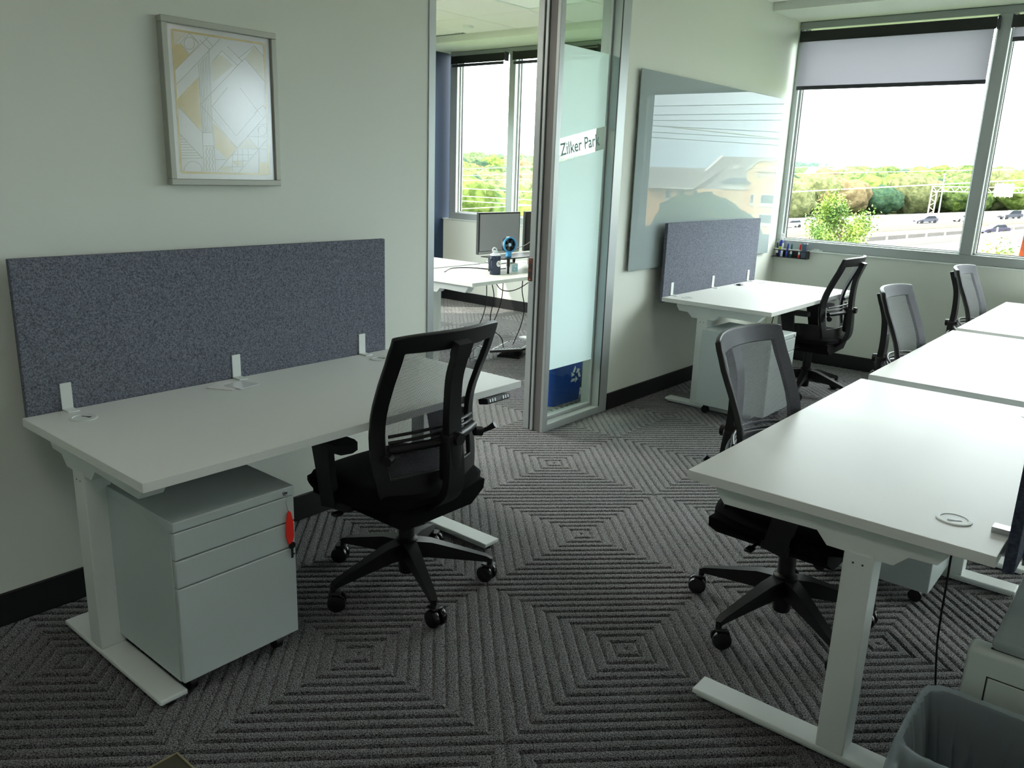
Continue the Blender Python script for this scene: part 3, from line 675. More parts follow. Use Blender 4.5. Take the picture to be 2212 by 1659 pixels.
LINES= [[(0.232, 1.845), (0.369, 1.971)], [(0.236, 1.798), (0.413, 1.969)], [(0.323, 1.74), (0.511, 1.917), (0.596, 1.839)], [(0.323, 1.736), (0.46, 1.594), (0.59, 1.718)], [(0.434, 1.807), (0.367, 1.736), (0.46, 1.638), (0.556, 1.734), (0.484, 1.811)], [(0.54, 1.749), (0.577, 1.713)], [(0.541, 1.725), (0.582, 1.756), (0.593, 1.741)], [(0.324, 1.878), (0.322, 1.642), (0.363, 1.644), (0.368, 1.928)], [(0.322, 1.642), (0.322, 1.596), (0.366, 1.598), (0.363, 1.644)], [(0.322, 1.596), (0.32, 1.506)], [(0.366, 1.598), (0.367, 1.507)], [(0.331, 1.883), (0.328, 1.643)], [(0.337, 1.889), (0.334, 1.643)], [(0.343, 1.895), (0.339, 1.643)], [(0.35, 1.902), (0.346, 1.644)], [(0.356, 1.908), (0.352, 1.644)], [(0.363, 1.92), (0.358, 1.644)], [(0.26, 1.936), (0.295, 1.972), (0.331, 1.942), (0.292, 1.904), (0.26, 1.936)], [(0.374, 1.507), (0.59, 1.718)], [(0.462, 1.504), (0.59, 1.63)], [(0.508, 1.638), (0.551, 1.593)], [(0.462, 1.592), (0.588, 1.595)], [(0.508, 1.639), (0.59, 1.64)], [(0.554, 1.685), (0.551, 1.593), (0.55, 1.504)], [(0.554, 1.685), (0.591, 1.687)], [(0.236, 1.634), (0.317, 1.553), (0.236, 1.55)], [(0.236, 1.726), (0.325, 1.641)], [(0.419, 1.931), (0.48, 1.888)], [(0.442, 1.949), (0.504, 1.902)], [(0.419, 1.931), (0.381, 1.892)], [(0.305, 1.969), (0.331, 1.942)], [(0.334, 1.955), (0.371, 1.928)], [(0.352, 1.97), (0.384, 1.941)], [(0.554, 1.965), (0.595, 1.929)], [(0.483, 1.912), (0.552, 1.964)], [(0.44, 1.571), (0.436, 1.508)], [(0.462, 1.59), (0.459, 1.526)], [(0.484, 1.59), (0.481, 1.526)], [(0.507, 1.591), (0.505, 1.552)], [(0.44, 1.569), (0.526, 1.572)], [(0.439, 1.546), (0.503, 1.549)], [(0.412, 1.525), (0.481, 1.526)], [(0.368, 1.549), (0.413, 1.551)], [(0.554, 1.544), (0.556, 1.591)], [(0.313, 1.942), (0.312, 1.937), (0.31, 1.932), (0.307, 1.927), (0.302, 1.923), (0.297, 1.921), (0.292, 1.919), (0.287, 1.92), (0.282, 1.921), (0.279, 1.924), (0.276, 1.927), (0.274, 1.932), (0.274, 1.937), (0.275, 1.942), (0.277, 1.947), (0.281, 1.952), (0.285, 1.956), (0.29, 1.958), (0.295, 1.96), (0.3, 1.96), (0.305, 1.958), (0.309, 1.956), (0.311, 1.952), (0.313, 1.947), (0.313, 1.942)], [(0.591, 1.664), (0.59, 1.659), (0.588, 1.654), (0.585, 1.65), (0.581, 1.647), (0.577, 1.645), (0.572, 1.644), (0.568, 1.644), (0.563, 1.646), (0.56, 1.649), (0.557, 1.652), (0.556, 1.657), (0.555, 1.662), (0.556, 1.667), (0.558, 1.671), (0.561, 1.675), (0.565, 1.678), (0.569, 1.681), (0.574, 1.681), (0.579, 1.681), (0.583, 1.679), (0.586, 1.677), (0.589, 1.673), (0.591, 1.668), (0.591, 1.664)], [(0.242, 1.504), (0.243, 1.511), (0.245, 1.518), (0.249, 1.524), (0.254, 1.53), (0.259, 1.534), (0.266, 1.538), (0.272, 1.54), (0.279, 1.541), (0.286, 1.54), (0.293, 1.538), (0.299, 1.535), (0.304, 1.531), (0.308, 1.526), (0.311, 1.519), (0.312, 1.513), (0.312, 1.506)], [(0.335, 1.594), (0.338, 1.589), (0.337, 1.585), (0.334, 1.581), (0.331, 1.576), (0.332, 1.572), (0.334, 1.568), (0.336, 1.564), (0.335, 1.559), (0.331, 1.555), (0.329, 1.55), (0.331, 1.546), (0.334, 1.542), (0.334, 1.538), (0.332, 1.533), (0.329, 1.529), (0.328, 1.524), (0.33, 1.52), (0.332, 1.516), (0.332, 1.511), (0.329, 1.507)], [(0.348, 1.594), (0.35, 1.59), (0.35, 1.586), (0.346, 1.581), (0.343, 1.577), (0.344, 1.572), (0.347, 1.568), (0.349, 1.564), (0.347, 1.56), (0.344, 1.555), (0.342, 1.551), (0.343, 1.546), (0.346, 1.542), (0.347, 1.538), (0.344, 1.534), (0.341, 1.529), (0.34, 1.525), (0.342, 1.52), (0.345, 1.516), (0.345, 1.512), (0.342, 1.507)], [(0.36, 1.595), (0.363, 1.59), (0.362, 1.586), (0.359, 1.582), (0.356, 1.577), (0.356, 1.573), (0.359, 1.569), (0.361, 1.564), (0.36, 1.56), (0.356, 1.556), (0.354, 1.551), (0.356, 1.547), (0.359, 1.543), (0.359, 1.538), (0.357, 1.534), (0.354, 1.529), (0.353, 1.525), (0.355, 1.521), (0.358, 1.516), (0.357, 1.512), (0.354, 1.508)], [(0.236, 1.625), (0.245, 1.625)], [(0.236, 1.615), (0.254, 1.616)], [(0.236, 1.606), (0.262, 1.607)], [(0.236, 1.597), (0.271, 1.598)], [(0.236, 1.588), (0.28, 1.589)], [(0.236, 1.578), (0.289, 1.58)], [(0.236, 1.569), (0.299, 1.571)], [(0.236, 1.56), (0.308, 1.562)]]
bm = BM()
for p in GOLD: prism(bm, p, 'x', 0.0201, 0.0206)
for a, b in ((0, 1), (1, 2), (2, 3), (3, 0)):
    B_ = [(0.232, 1.976), (0.596, 1.976), (0.596, 1.501), (0.232, 1.501)]; bar(bm, [(0.0204, *B_[a]), (0.0204, *B_[b])], (0.0035, 0.0003), up=(1, 0, 0))
obj('gold_print', bm, M_gold, pp)
bm = BM()
for p in PALE: prism(bm, p, 'x', 0.0201, 0.0204)
obj('pale_print', bm, M_pale, pp)
bm = BM()
for ln in LINES:
    for a, b in zip(ln, ln[1:]): bar(bm, [(0.0206, *a), (0.0206, *b)], (0.0008, 0.0002), up=(1, 0, 0))
obj('line_print', bm, M_inkl, pp)
bm = BM(); box(bm, 0.0225, 0.0240, yl+0.012, yr-0.012, zb+0.012, zt-0.012); obj('glass', bm, M_pgls, t)

# glass whiteboard
t = thing('glass_whiteboard', 'large frameless glass whiteboard reflecting the building outside', 'whiteboard', (0, 0, 0))
M_wb = mat('back_painted_glass', (154, 166, 166), 0.0, spec=0.5, coat=0.0)
M_wb.node_tree.nodes['Principled BSDF'].inputs['IOR'].default_value = 1.29
bm = BM(); box(bm, 0.022, 0.028, 3.280, 5.520, 0.930, 2.182, 0.0015); obj('glass_panel', bm, M_wb, t)
for y in (3.45, 5.35):
    for z in (1.05, 2.06):
        bm = BM(); lathe(bm, [(0.018, 0), (0.018, 0.022)], seg=14, M=Matrix.Translation((0.0, y, z)) @ Matrix.Rotation(PI/2, 4, 'Y')); obj('standoff', bm, M_blk2, t)

# marker tray
YT = YW-0.002
t = thing('marker_tray', 'black marker tray fixed below the window corner', 'tray', (0.16, YT, 0))
bm = BM(); box(bm, -0.135, 0.150, -0.004, 0.0, 0.892, 0.958); box(bm, -0.155, 0.155, -0.075, 0.0, 0.889, 0.893); box(bm, -0.135, 0.155, -0.078, -0.072, 0.948, 0.956, 0.002); box(bm, 0.146, 0.155, -0.078, 0.0, 0.890, 0.958, 0.002); obj('tray_body', bm, M_blk, t)
def marker(label, x, cap, body=(235, 235, 235), tilt=0.0, capup=True):
    t = thing('marker', label, 'marker', (x, YT-0.045, 0.894)); t.rotation_euler = (0, tilt, 0); mc = mat('marker_ink_colour', cap, 0.35)
    bm = BM(); lathe(bm, [(0.009, 0.0), (0.009, 0.028)], seg=14); obj('base_cap', bm, mc, t, True)
    bm = BM(); lathe(bm, [(0.0085, 0.028), (0.0085, 0.070)], seg=14); obj('barrel', bm, mat('marker_barrel', body, 0.4), t, True)
    bm = BM(); lathe(bm, [(0.008, 0.070), (0.0075, 0.112), (0.005, 0.116), (0.001, 0.116)], seg=14); obj('cap', bm, mc, t, True)
marker('black whiteboard marker leaning at the end of the tray', 0.045, (18, 18, 20), tilt=-0.05)
marker('blue whiteboard marker standing in the tray', 0.128, (26, 50, 150), (60, 80, 190), 0.06)
marker('green whiteboard marker standing in the tray', 0.165, (22, 92, 84), tilt=0.04)
marker('red whiteboard marker standing in the tray', 0.237, (196, 34, 34), tilt=0.07)
marker('white whiteboard marker standing behind the spray bottle', 0.085, (210, 214, 220), tilt=0.02)
t = thing('spray_bottle', 'blue cleaner spray bottle with white nozzle in the tray', 'bottle', (0.065, YT-0.024, 0.894))
bm = BM(); lathe(bm, [(0.018, 0.0), (0.019, 0.005), (0.019, 0.115), (0.012, 0.135), (0.010, 0.14)], seg=18); obj('bottle', bm, mat('cleaner_blue', (24, 46, 140), 0.3), t, True)
bm = BM(); lathe(bm, [(0.0193, 0.055), (0.0193, 0.085)], seg=18); obj('bottle_label', bm, mat('lime_label', (190, 205, 80), 0.5), t, True)
bm = BM(); lathe(bm, [(0.011, 0.14), (0.011, 0.165), (0.008, 0.17), (0.008, 0.195), (0.001, 0.197)], seg=14); box(bm, -0.004, 0.014, -0.005, 0.005, 0.182, 0.192, 0.002); obj('nozzle', bm, mat('nozzle_white', (225, 228, 230), 0.4), t, True)
t = thing('eraser', 'grey felt eraser in a clear case in the tray', 'eraser', (0.279, YT-0.04, 0.894))
bm = BM(); box(bm, -0.022, 0.022, -0.014, 0.014, 0, 0.125, 0.004); obj('felt_block', bm, mat('eraser_felt', (92, 104, 122), 0.9), t)
bm = BM(); box(bm, -0.026, 0.026, -0.018, 0.018, 0, 0.128, 0.004); obj('clear_case', bm, glass('clear_plastic', (245, 248, 250), 1.0), t)
bm = BM(); box(bm, -0.05, 0.05, -0.012, 0.012, 0, 0.008, 0.004, seg=2); box(bm, -0.03, 0.02, -0.01, 0.01, 0.008, 0.016, 0.004, seg=2); o = obj('cable_clip', bm, M_white); o.location = (0.375, YW+0.0, 0.963); tag(o, 'small white plastic clip lying on the window ledge', 'clip')

# floor outlet cover at the picture's lower border
t = thing('floor_outlet', 'square floor outlet cover with a brass rim in the carpet', 'floor outlet', (1.085, -0.505, 0.0))
bm = BM(); box(bm, -0.070, 0.070, -0.070, 0.070, -0.004, 0.002, 0.001); obj('lid', bm, mat('outlet_lid', (86, 82, 70), 0.4, 0.5), t)
for b in ((-0.075, 0.075, -0.075, -0.070), (-0.075, 0.075, 0.070, 0.075), (-0.075, -0.070, -0.070, 0.070), (0.070, 0.075, -0.070, 0.070)):
    bm = BM(); box(bm, *b, -0.004, 0.005, 0.001); obj('rim', bm, mat('brass_rim', (176, 164, 130), 0.3, 0.7), t)

# waste bin with clear liner
t = thing('waste_bin', 'rectangular waste bin lined with a translucent bag', 'bin', (2.715, 0.505, 0))
def rr(a, b, r, z, n=7, wob=0.0, ph=0):
    out = []
    for q, (sx, sy) in enumerate(((1, 1), (-1, 1), (-1, -1), (1, -1))):
        for k in range(n):
            an = (q*90+90*k/(n-1))*PI/180; out.append(Vector((sx*(a-r)+r*math.cos(an), sy*(b-r)+r*math.sin(an), z)))
    fine = []
    for i, p in enumerate(out):
        q_ = out[(i+1) % len(out)]; fine.append(p)
        if (i+1) % n == 0:
            for k in range(1, 16): fine.append(p.lerp(q_, k/16))
    out = fine
    if wob:
        m_ = len(out)
        for i, p in enumerate(out):
            d = Vector((p.x, p.y, 0)).normalized(); p += d*wob*(math.sin(i*2.4+ph)+0.6*math.sin(i*4.1+ph*1.7))
    return out
def loft(bm, rings, cap0=False, cap1=False):
    R = [[bm.verts.new(p) for p in r] for r in rings]; n = len(R[0])
    for i in range(len(R)-1):
        for k in range(n): bm.faces.new((R[i][k], R[i][(k+1) % n], R[i+1][(k+1) % n], R[i+1][k]))
    if cap0: bm.faces.new(R[0][::-1])
    if cap1: bm.faces.new(R[-1])
bm = BM(); loft(bm, [rr(0.118, 0.112, 0.04, 0.0), rr(0.150, 0.148, 0.05, 0.395), rr(0.146, 0.144, 0.05, 0.395), rr(0.114, 0.108, 0.04, 0.008)], True, True); obj('bin_body', bm, mat('bin_grey_plastic', (48, 58, 70), 0.5), t, True)
bm = BM(); rg = [rr(0.163, 0.161, 0.05, 0.27, wob=0.007, ph=2), rr(0.162, 0.160, 0.05, 0.33, wob=0.006, ph=1.6), rr(0.1585, 0.157, 0.05, 0.385, wob=0.003, ph=1.2), rr(0.154, 0.152, 0.05, 0.405, wob=0.002, ph=1), rr(0.143, 0.141, 0.05, 0.400, wob=0.002, ph=1)]
for k in range(1, 9): rg.append(rr(0.139-0.0055*k, 0.137-0.0055*k, 0.045, 0.395-0.043*k, wob=min(0.008, 0.0018*k+0.001), ph=0.9+0.12*k))
loft(bm, rg, False, True); obj('liner_bag', bm, sheer('bin_liner', (206, 220, 226), 0.5, translucent=0.5), t, True)

# grey office machine beside the bin
M_prn = mat('printer_grey', (190, 200, 196), 0.35); M_lid = mat('printer_lid', (150, 160, 160), 0.22, spec=0.7)
t = thing('office_printer', 'pale grey office printer with a glossy lid behind the bin', 'printer', (2.62, 0.72, 0))
bm = BM(); box(bm, 0.0, 0.52, 0.0, 0.06, 0.06, 0.495, 0.014, seg=3); box(bm, 0.045, 0.50, 0.05, 0.62, 0.06, 0.490, 0.010, seg=2); obj('housing', bm, M_prn, t, True)
bm = BM(); box(bm, 0.045, 0.50, 0.012, 0.60, 0.497, 0.530, 0.010, seg=2); obj('lid', bm, M_lid, t, True)
bm = BM(); box(bm, 0.045, 0.51, 0.020, 0.024, 0.4945, 0.4985); obj('seam', bm, M_gask, t)
bm = BM(); box(bm, 0.052, 0.46, -0.003, 0.004, 0.16, 0.430, 0.002); obj('door', bm, M_prn, t)
bm = BM(); box(bm, 0.049, 0.0515, -0.0015, 0.002, 0.16, 0.432); box(bm, 0.049, 0.46, -0.0015, 0.002, 0.431, 0.433); obj('seam', bm, M_gask, t)
bm = BM(); box(bm, 0.05, 0.49, 0.03, 0.59, 0.0, 0.062, 0.004); obj('plinth', bm, M_blk2, t)
bm = BM(); tube(bm, sweepcurve([(2.50, 1.05, 0.69), (2.50, 1.06, 0.5), (2.505, 1.08, 0.25), (2.54, 1.12, 0.02), (2.60, 1.25, 0.006)]), 0.003, 6); tag(obj('power_cable', bm, M_blk, None, True), 'black cable hanging under the desk near the bin', 'cable')
# cable under the far desk
bm = BM(); tube(bm, sweepcurve([(0.66, 4.25, 0.70), (0.64, 4.26, 0.55), (0.58, 4.30, 0.35), (0.45, 4.3, 0.10), (0.3, 4.4, 0.01)]), 0.0035, 6); tag(obj('power_cable', bm, M_blk, None, True), 'thin black cable dropping from the desk by the whiteboard', 'cable')

# ================================================================ OTHER ROOM
t2 = dup(d1, (-1.15-D, 3.06, 0), 0, 'white sit-stand desk with mug and fan beyond the door'); t2['group'] = 'desks in the other room'
t3 = dup(d1, (-1.985, 2.52, 0), 0, 'white sit-stand desk behind the mug, beyond the door'); t3['group'] = 'desks in the other room'
t3.location = (-1.985-D-0.005, 2.52, 0)
# monitors
def monitor(label, y0, y1, screen, bez, chin):
    t = thing('monitor', label, 'monitor', (-1.93, (y0+y1)/2, HT)); hw = (y1-y0)/2
    bm = BM(); box(bm, -0.02, 0.012, -hw, hw, 0.085, 0.445, 0.006, seg=2); obj('case', bm, bez, t)
    bm = BM(); box(bm, 0.0115, 0.0135, -hw+0.014, hw-0.014, 0.115, 0.431); obj('screen', bm, screen, t)
    bm = BM(); box(bm, 0.011, 0.0145, -hw+0.004, hw-0.004, 0.088, 0.110, 0.001); obj('chin', bm, chin, t)
    bm = BM(); box(bm, -0.055, -0.02, -0.03, 0.03, 0.02, 0.28, 0.006); obj('stand', bm, chin, t)
    bm = BM(); box(bm, -0.06, 0.10, -0.12, 0.12, 0.0, 0.012, 0.005); obj('foot', bm, chin, t)
monitor('grey-screened monitor with silver chin in the other room', 3.965, 4.525, mat('matt_screen', (150, 150, 160), 0.35, spec=0.6), M_blk, mat('silver_chin', (170, 172, 176), 0.35, 0.5))
monitor('black monitor cut off by the door frame', 4.60, 5.16, mat('black_screen', (12, 13, 16), 0.3), M_blk, M_blk)
# riser shelf
t = thing('desk_riser', 'black riser shelf on slim legs holding the small fan', 'shelf', (-1.46, 3.98, HT))
bm = BM(); box(bm, -0.12, 0.12, -0.36, 0.36, 0.118, 0.126, 0.002); obj('shelf_board', bm, M_blk, t)
for x, y in ((0.10, -0.27), (-0.10, -0.27), (0.10, 0.10), (-0.10, 0.04), (0.10, 0.33), (-0.10, 0.33)):
    bm = BM(); tube(bm, [(x, y, 0), (x, y, 0.118)], 0.010, 10); tube(bm, [(x, y, 0.06), (x, y, 0.118)], 0.013, 10); obj('leg', bm, M_blk, t, True)
# fan
t = thing('desk_fan', 'small black and blue round fan on the riser shelf', 'fan', (-1.40, 3.76, HT+0.127), -0.25)
M_fb = mat('fan_blue', (70, 160, 220), 0.35)
Mf = Matrix.Translation((0, 0, 0.10)) @ Matrix.Rotation(PI/2, 4, 'Y')
bm = BM(); lathe(bm, [(0.052, -0.026), (0.063, -0.02), (0.063, 0.010), (0.056, 0.012), (0.056, -0.01), (0.01, -0.014), (0.001, -0.014)], seg=28, M=Mf); obj('housing', bm, M_blk, t, True)
bm = BM(); lathe(bm, [(0.064, 0.004), (0.064, 0.016), (0.053, 0.018), (0.053, 0.004)], seg=28, M=Mf, loop=True); obj('ring', bm, M_fb, t, True)
for k in range(5):
    bm = BM(); prism(bm, [(0.012, -0.008), (0.048, -0.020), (0.050, 0.006), (0.012, 0.008)], 'z', 0.002, 0.004, M=Mf @ Matrix.Rotation(2*PI*k/5, 4, 'Z') @ Matrix.Rotation(0.35, 4, 'X')); obj('blade', bm, M_blk2, t)
bm = BM(); lathe(bm, [(0.014, -0.01), (0.014, 0.012), (0.001, 0.014)], seg=16, M=Mf); obj('hub', bm, mat('hub_pale', (170, 205, 235), 0.3), t, True)
bm = BM(); box(bm, -0.022, 0.018, -0.020, 0.020, 0.0, 0.045, 0.006); obj('stand', bm, M_fb, t, True)
# mug
t = thing('insulated_mug', 'navy insulated mug with a clear lid and white emblem', 'mug', (-1.39, 3.585, HT))
bm = BM(); lathe(bm, [(0.040, 0.0), (0.043, 0.004), (0.043, 0.150), (0.041, 0.152), (0.038, 0.15), (0.036, 0.01), (0.001, 0.01)], seg=28); obj('body', bm, mat('navy_enamel', (28, 42, 66), 0.35), t, True)
bm = BM(); tube(bm, sweepcurve([(0.0, -0.042, 0.125), (0.0, -0.062, 0.115), (0.0, -0.066, 0.08), (0.0, -0.058, 0.045), (0.0, -0.042, 0.035)]), 0.006, 8); obj('handle', bm, mat('navy_handle', (28, 42, 66), 0.35), t, True)
bm = BM(); lathe(bm, [(0.043, 0.151), (0.042, 0.163), (0.025, 0.168), (0.018, 0.19), (0.001, 0.192)], seg=20); ld = obj('lid', bm, mat('clear_lid', (205, 215, 222), 0.12, spec=0.8), t, True)
bm = BM(); tube(bm, sweepcurve([(0, 0.018, 0.165), (0, 0.012, 0.20), (0, -0.022, 0.212), (0, -0.034, 0.19), (0, -0.01, 0.17)]), 0.005, 8); obj('loop', bm, mat('clear_loop', (220, 226, 232), 0.15), t, True)
bm = BM(); lathe(bm, [(0.024, 0.0428), (0.024, 0.0440), (0.019, 0.0444), (0.001, 0.0444)], seg=20, M=Matrix.Rotation(math.radians(-8), 4, 'Z') @ Matrix.Translation((0, 0, 0.09)) @ Matrix.Rotation(PI/2, 4, 'Y')); obj('emblem', bm, M_paper, t)
o = obj('letter', text_mesh('letter', 'N', 0.034, mat('navy_print', (28, 42, 66), 0.5), 0.0004), None, t); o.matrix_local = Matrix.Rotation(math.radians(-8), 4, 'Z') @ Matrix.Translation((0.0450, 0, 0.09)) @ Matrix(((0, 0, 1, 0), (1, 0, 0, 0), (0, 1, 0, 0), (0, 0, 0, 1)))
# cube with letter
t = thing('logo_cube', 'white cube with a blue letter N under the riser shelf', 'cube', (-1.42, 3.83, HT), -0.15)
bm = BM(); box(bm, -0.036, 0.036, -0.036, 0.036, 0, 0.072, 0.003); obj('cube', bm, M_paper, t)
bm = BM(); box(bm, 0.0362, 0.0368, -0.027, 0.027, 0.009, 0.063, 0.0); obj('badge', bm, mat('badge_blue', (90, 180, 214), 0.5), t)
bm = BM(); box(bm, 0.0368, 0.0372, -0.021, 0.021, 0.015, 0.057, 0.0); obj('badge_inner', bm, mat('badge_pale', (215, 236, 242), 0.5), t)
o = obj('letter', text_mesh('letter', 'N', 0.046, mat('letter_blue', (50, 150, 196), 0.5), 0.0004), None, t); o.matrix_local = Matrix.Translation((0.0376, 0, 0.036)) @ Matrix(((0, 0, 1, 0), (1, 0, 0, 0), (0, 1, 0, 0), (0, 0, 0, 1)))
# disc speaker
t = thing('disc_speaker', 'flat round black speaker at the end of the riser shelf', 'speaker', (-1.42, 4.14, HT+0.127))
bm = BM(); lathe(bm, [(0.042, 0), (0.043, 0.004), (0.043, 0.028), (0.040, 0.032), (0.001, 0.032)], seg=24); obj('body', bm, M_blk, t, True)
# acrylic figurine
t = thing('acrylic_figurine', 'clear acrylic horse head figurine before the black monitor', 'figurine', (-1.66, 4.47, HT))
bm = BM(); prism(bm, [(-0.10, 0.0), (0.10, 0.0), (0.10, 0.05), (0.06, 0.07), (0.06, 0.13), (0.03, 0.165), (0.01, 0.17), (-0.015, 0.15), (-0.045, 0.135), (-0.05, 0.115), (-0.02, 0.11), (-0.02, 0.08), (-0.05, 0.05), (-0.10, 0.03)], 'x', -0.006, 0.006, M=Matrix.Translation((0, 0, 0.08))); bevall(bm, 0.002, 1); obj('horse_head', bm, sheer('frosted_acrylic', (170, 172, 178), 0.35), t)
bm = BM(); box(bm, -0.03, 0.03, -0.11, 0.11, 0, 0.08, 0.004); obj('plinth', bm, sheer('frosted_acrylic_base', (190, 192, 196), 0.35), t)
# cables on and below the desk
def cable(label, pts, r=0.0035, m=M_blk, cat='cable'):
    bm = BM(); tube(bm, sweepcurve(pts, 6), r, 6); return tag(obj('cable', bm, m, None, True), label, cat)
z0 = HT+0.004
cable('black cable looping on the desk behind the navy mug', [(-1.72, 3.35, z0), (-1.78, 3.50, z0+0.012), (-1.74, 3.66, z0+0.01), (-1.62, 3.80, z0), (-1.58, 3.95, z0)], 0.005)
cable('thin cable rising from the desk to the grey monitor', [(-1.60, 4.0, z0+0.13), (-1.62, 4.15, z0+0.16), (-1.70, 4.35, z0+0.17), (-1.80, 4.55, z0+0.19)])
gx = 'cables hanging below the desk beyond the door'
for i, pts in enumerate(([(-1.25, 3.33, 0.70), (-1.26, 3.34, 0.55), (-1.30, 3.33, 0.40), (-1.38, 3.28, 0.22), (-1.42, 3.24, 0.05)],
            [(-1.24, 3.38, 0.70), (-1.25, 3.42, 0.58), (-1.27, 3.41, 0.45), (-1.34, 3.50, 0.32), (-1.42, 3.72, 0.20), (-1.46, 3.80, 0.10)],
            [(-1.28, 3.56, 0.70), (-1.30, 3.57, 0.55), (-1.34, 3.55, 0.40), (-1.42, 3.55, 0.25), (-1.44, 3.56, 0.14)],
            [(-1.26, 3.78, 0.70), (-1.28, 3.80, 0.60), (-1.30, 3.86, 0.45), (-1.40, 3.95, 0.28), (-1.48, 3.95, 0.10)],
            [(-1.24, 3.42, 0.70), (-1.25, 3.50, 0.64), (-1.26, 3.62, 0.615), (-1.27, 3.75, 0.625), (-1.28, 3.88, 0.66)])):
    c_ = cable(['straight black cable hanging beyond the door nearest the chair back', 'black cable curving under the desk towards the footrest', 'black cable dropping onto the white adaptor', 'black cable hanging beside the door frame, other room', 'slack cable strung level beneath the desk, other room'][i], pts, 0.004); c_['group'] = gx
cable('black cable coil at the white power adaptor', [(-1.52, 3.62, 0.10), (-1.50, 3.52, 0.14), (-1.52, 3.46, 0.09), (-1.56, 3.50, 0.03), (-1.58, 3.60, 0.03), (-1.56, 3.68, 0.06)], 0.003)
cable('white cable looping over the power adaptor', [(-1.56, 3.60, 0.12), (-1.52, 3.66, 0.20), (-1.52, 3.78, 0.20), (-1.55, 3.86, 0.10), (-1.58, 3.78, 0.04), (-1.56, 3.65, 0.03)], 0.0028, M_white)
t = thing('power_adaptor', 'white power adaptor brick on the carpet beyond the door', 'power adaptor', (-1.58, 3.64, 0.0))
bm = BM(); box(bm, -0.03, 0.03, -0.042, 0.042, 0, 0.11, 0.008, seg=2); obj('adaptor_body', bm, M_white, t)
bm = BM(); box(bm, 0.03, 0.032, -0.03, 0.03, 0.07, 0.09); obj('socket', bm, M_blk2, t)
# footrest
t = thing('footrest', 'black tilting footrest with a studded grey top', 'footrest', (-1.50, 4.00, 0.0), 0.35)
Mt = Matrix.Translation((0, 0, 0.085)) @ Matrix.Rotation(-0.16, 4, 'Y')
bm = BM(); prism(bm, [(-0.15, -0.22), (-0.17, -0.10), (-0.155, 0.0), (-0.17, 0.10), (-0.15, 0.22), (0.14, 0.23), (0.165, 0.16), (0.15, 0.0), (0.165, -0.16), (0.14, -0.23)], 'z', -0.018, 0.0, M=Mt); bevall(bm, 0.006, 2); obj('platform', bm, M_blk, t, True)
bm = BM(); prism(bm, [(-0.14, -0.205), (-0.155, -0.10), (-0.145, 0.0), (-0.155, 0.10), (-0.14, 0.205), (0.12, 0.21), (0.14, 0.15), (0.13, 0.0), (0.14, -0.15), (0.12, -0.21)], 'z', 0.0, 0.003, M=Mt); tp = obj('grip_top', bm, mat('grip_grey', (176, 180, 184), 0.5), t)
bm = BM()
for i in range(9):
    for j in range(13):
        lathe(bm, [(0.009, 0.003), (0.008, 0.007), (0.001, 0.008)], seg=8, M=Mt @ Matrix.Translation((-0.115+i*0.028, -0.175+j*0.029, 0)))
tag(obj('stud', bm, M_blk, t, True), kind='stuff')
bm = BM(); box(bm, -0.10, 0.10, -0.16, 0.16, 0, 0.02, 0.006); box(bm, -0.03, 0.03, -0.13, -0.09, 0.02, 0.07); box(bm, -0.03, 0.03, 0.09, 0.13, 0.02, 0.07); obj('base', bm, M_blk, t)
# a black chair seat seen past the frame
ch = dup(c1, (-0.86, 4.62, 0), PI/2+0.3, 'black task chair half hidden by the door frame, other room')
# recycling bin behind the sidelight
t = thing('recycling_bin', 'blue recycling bin with a white recycling symbol behind the glass', 'bin', (-0.39, 3.11, 0))
bm = BM(); loft(bm, [rr(0.10, 0.165, 0.03, 0.0), rr(0.120, 0.185, 0.035, 0.40), rr(0.128, 0.193, 0.035, 0.40), rr(0.128, 0.193, 0.035, 0.415), rr(0.115, 0.18, 0.03, 0.415), rr(0.095, 0.16, 0.03, 0.01)], True, True); obj('bin_body', bm, M_blue, t, True)
ths = math.atan(0.020/0.40)
Ms = Matrix.Translation((0.1108, 0.075, 0.190)) @ Matrix.Rotation(ths, 4, 'Y') @ Matrix(((0, 0, 1, 0), (1, 0, 0, 0), (0, 1, 0, 0), (0, 0, 0, 1)))
for k in range(3):
    Mk = Ms @ Matrix.Rotation(2*PI*k/3, 4, 'Z')
    bm = BM(); prism(bm, [(-0.052, -0.045), (-0.006, -0.045), (-0.006, -0.025), (-0.040, -0.025)], 'z', 0.0005, 0.0025, M=Mk)
    prism(bm, [(0.004, -0.060), (0.030, -0.035), (0.004, -0.010), (0.004, -0.026), (-0.0, -0.026), (-0.0, -0.045), (0.004, -0.045)], 'z', 0.0005, 0.0025, M=Mk); obj('recycling_arrow', bm, M_paper, t)
t = thing('waste_box', 'dark box standing beside the blue recycling bin', 'box', (-0.44, 3.62, 0))
bm = BM(); box(bm, -0.12, 0.12, -0.10, 0.10, 0, 0.36, 0.006); obj('box_body', bm, M_blk, t)
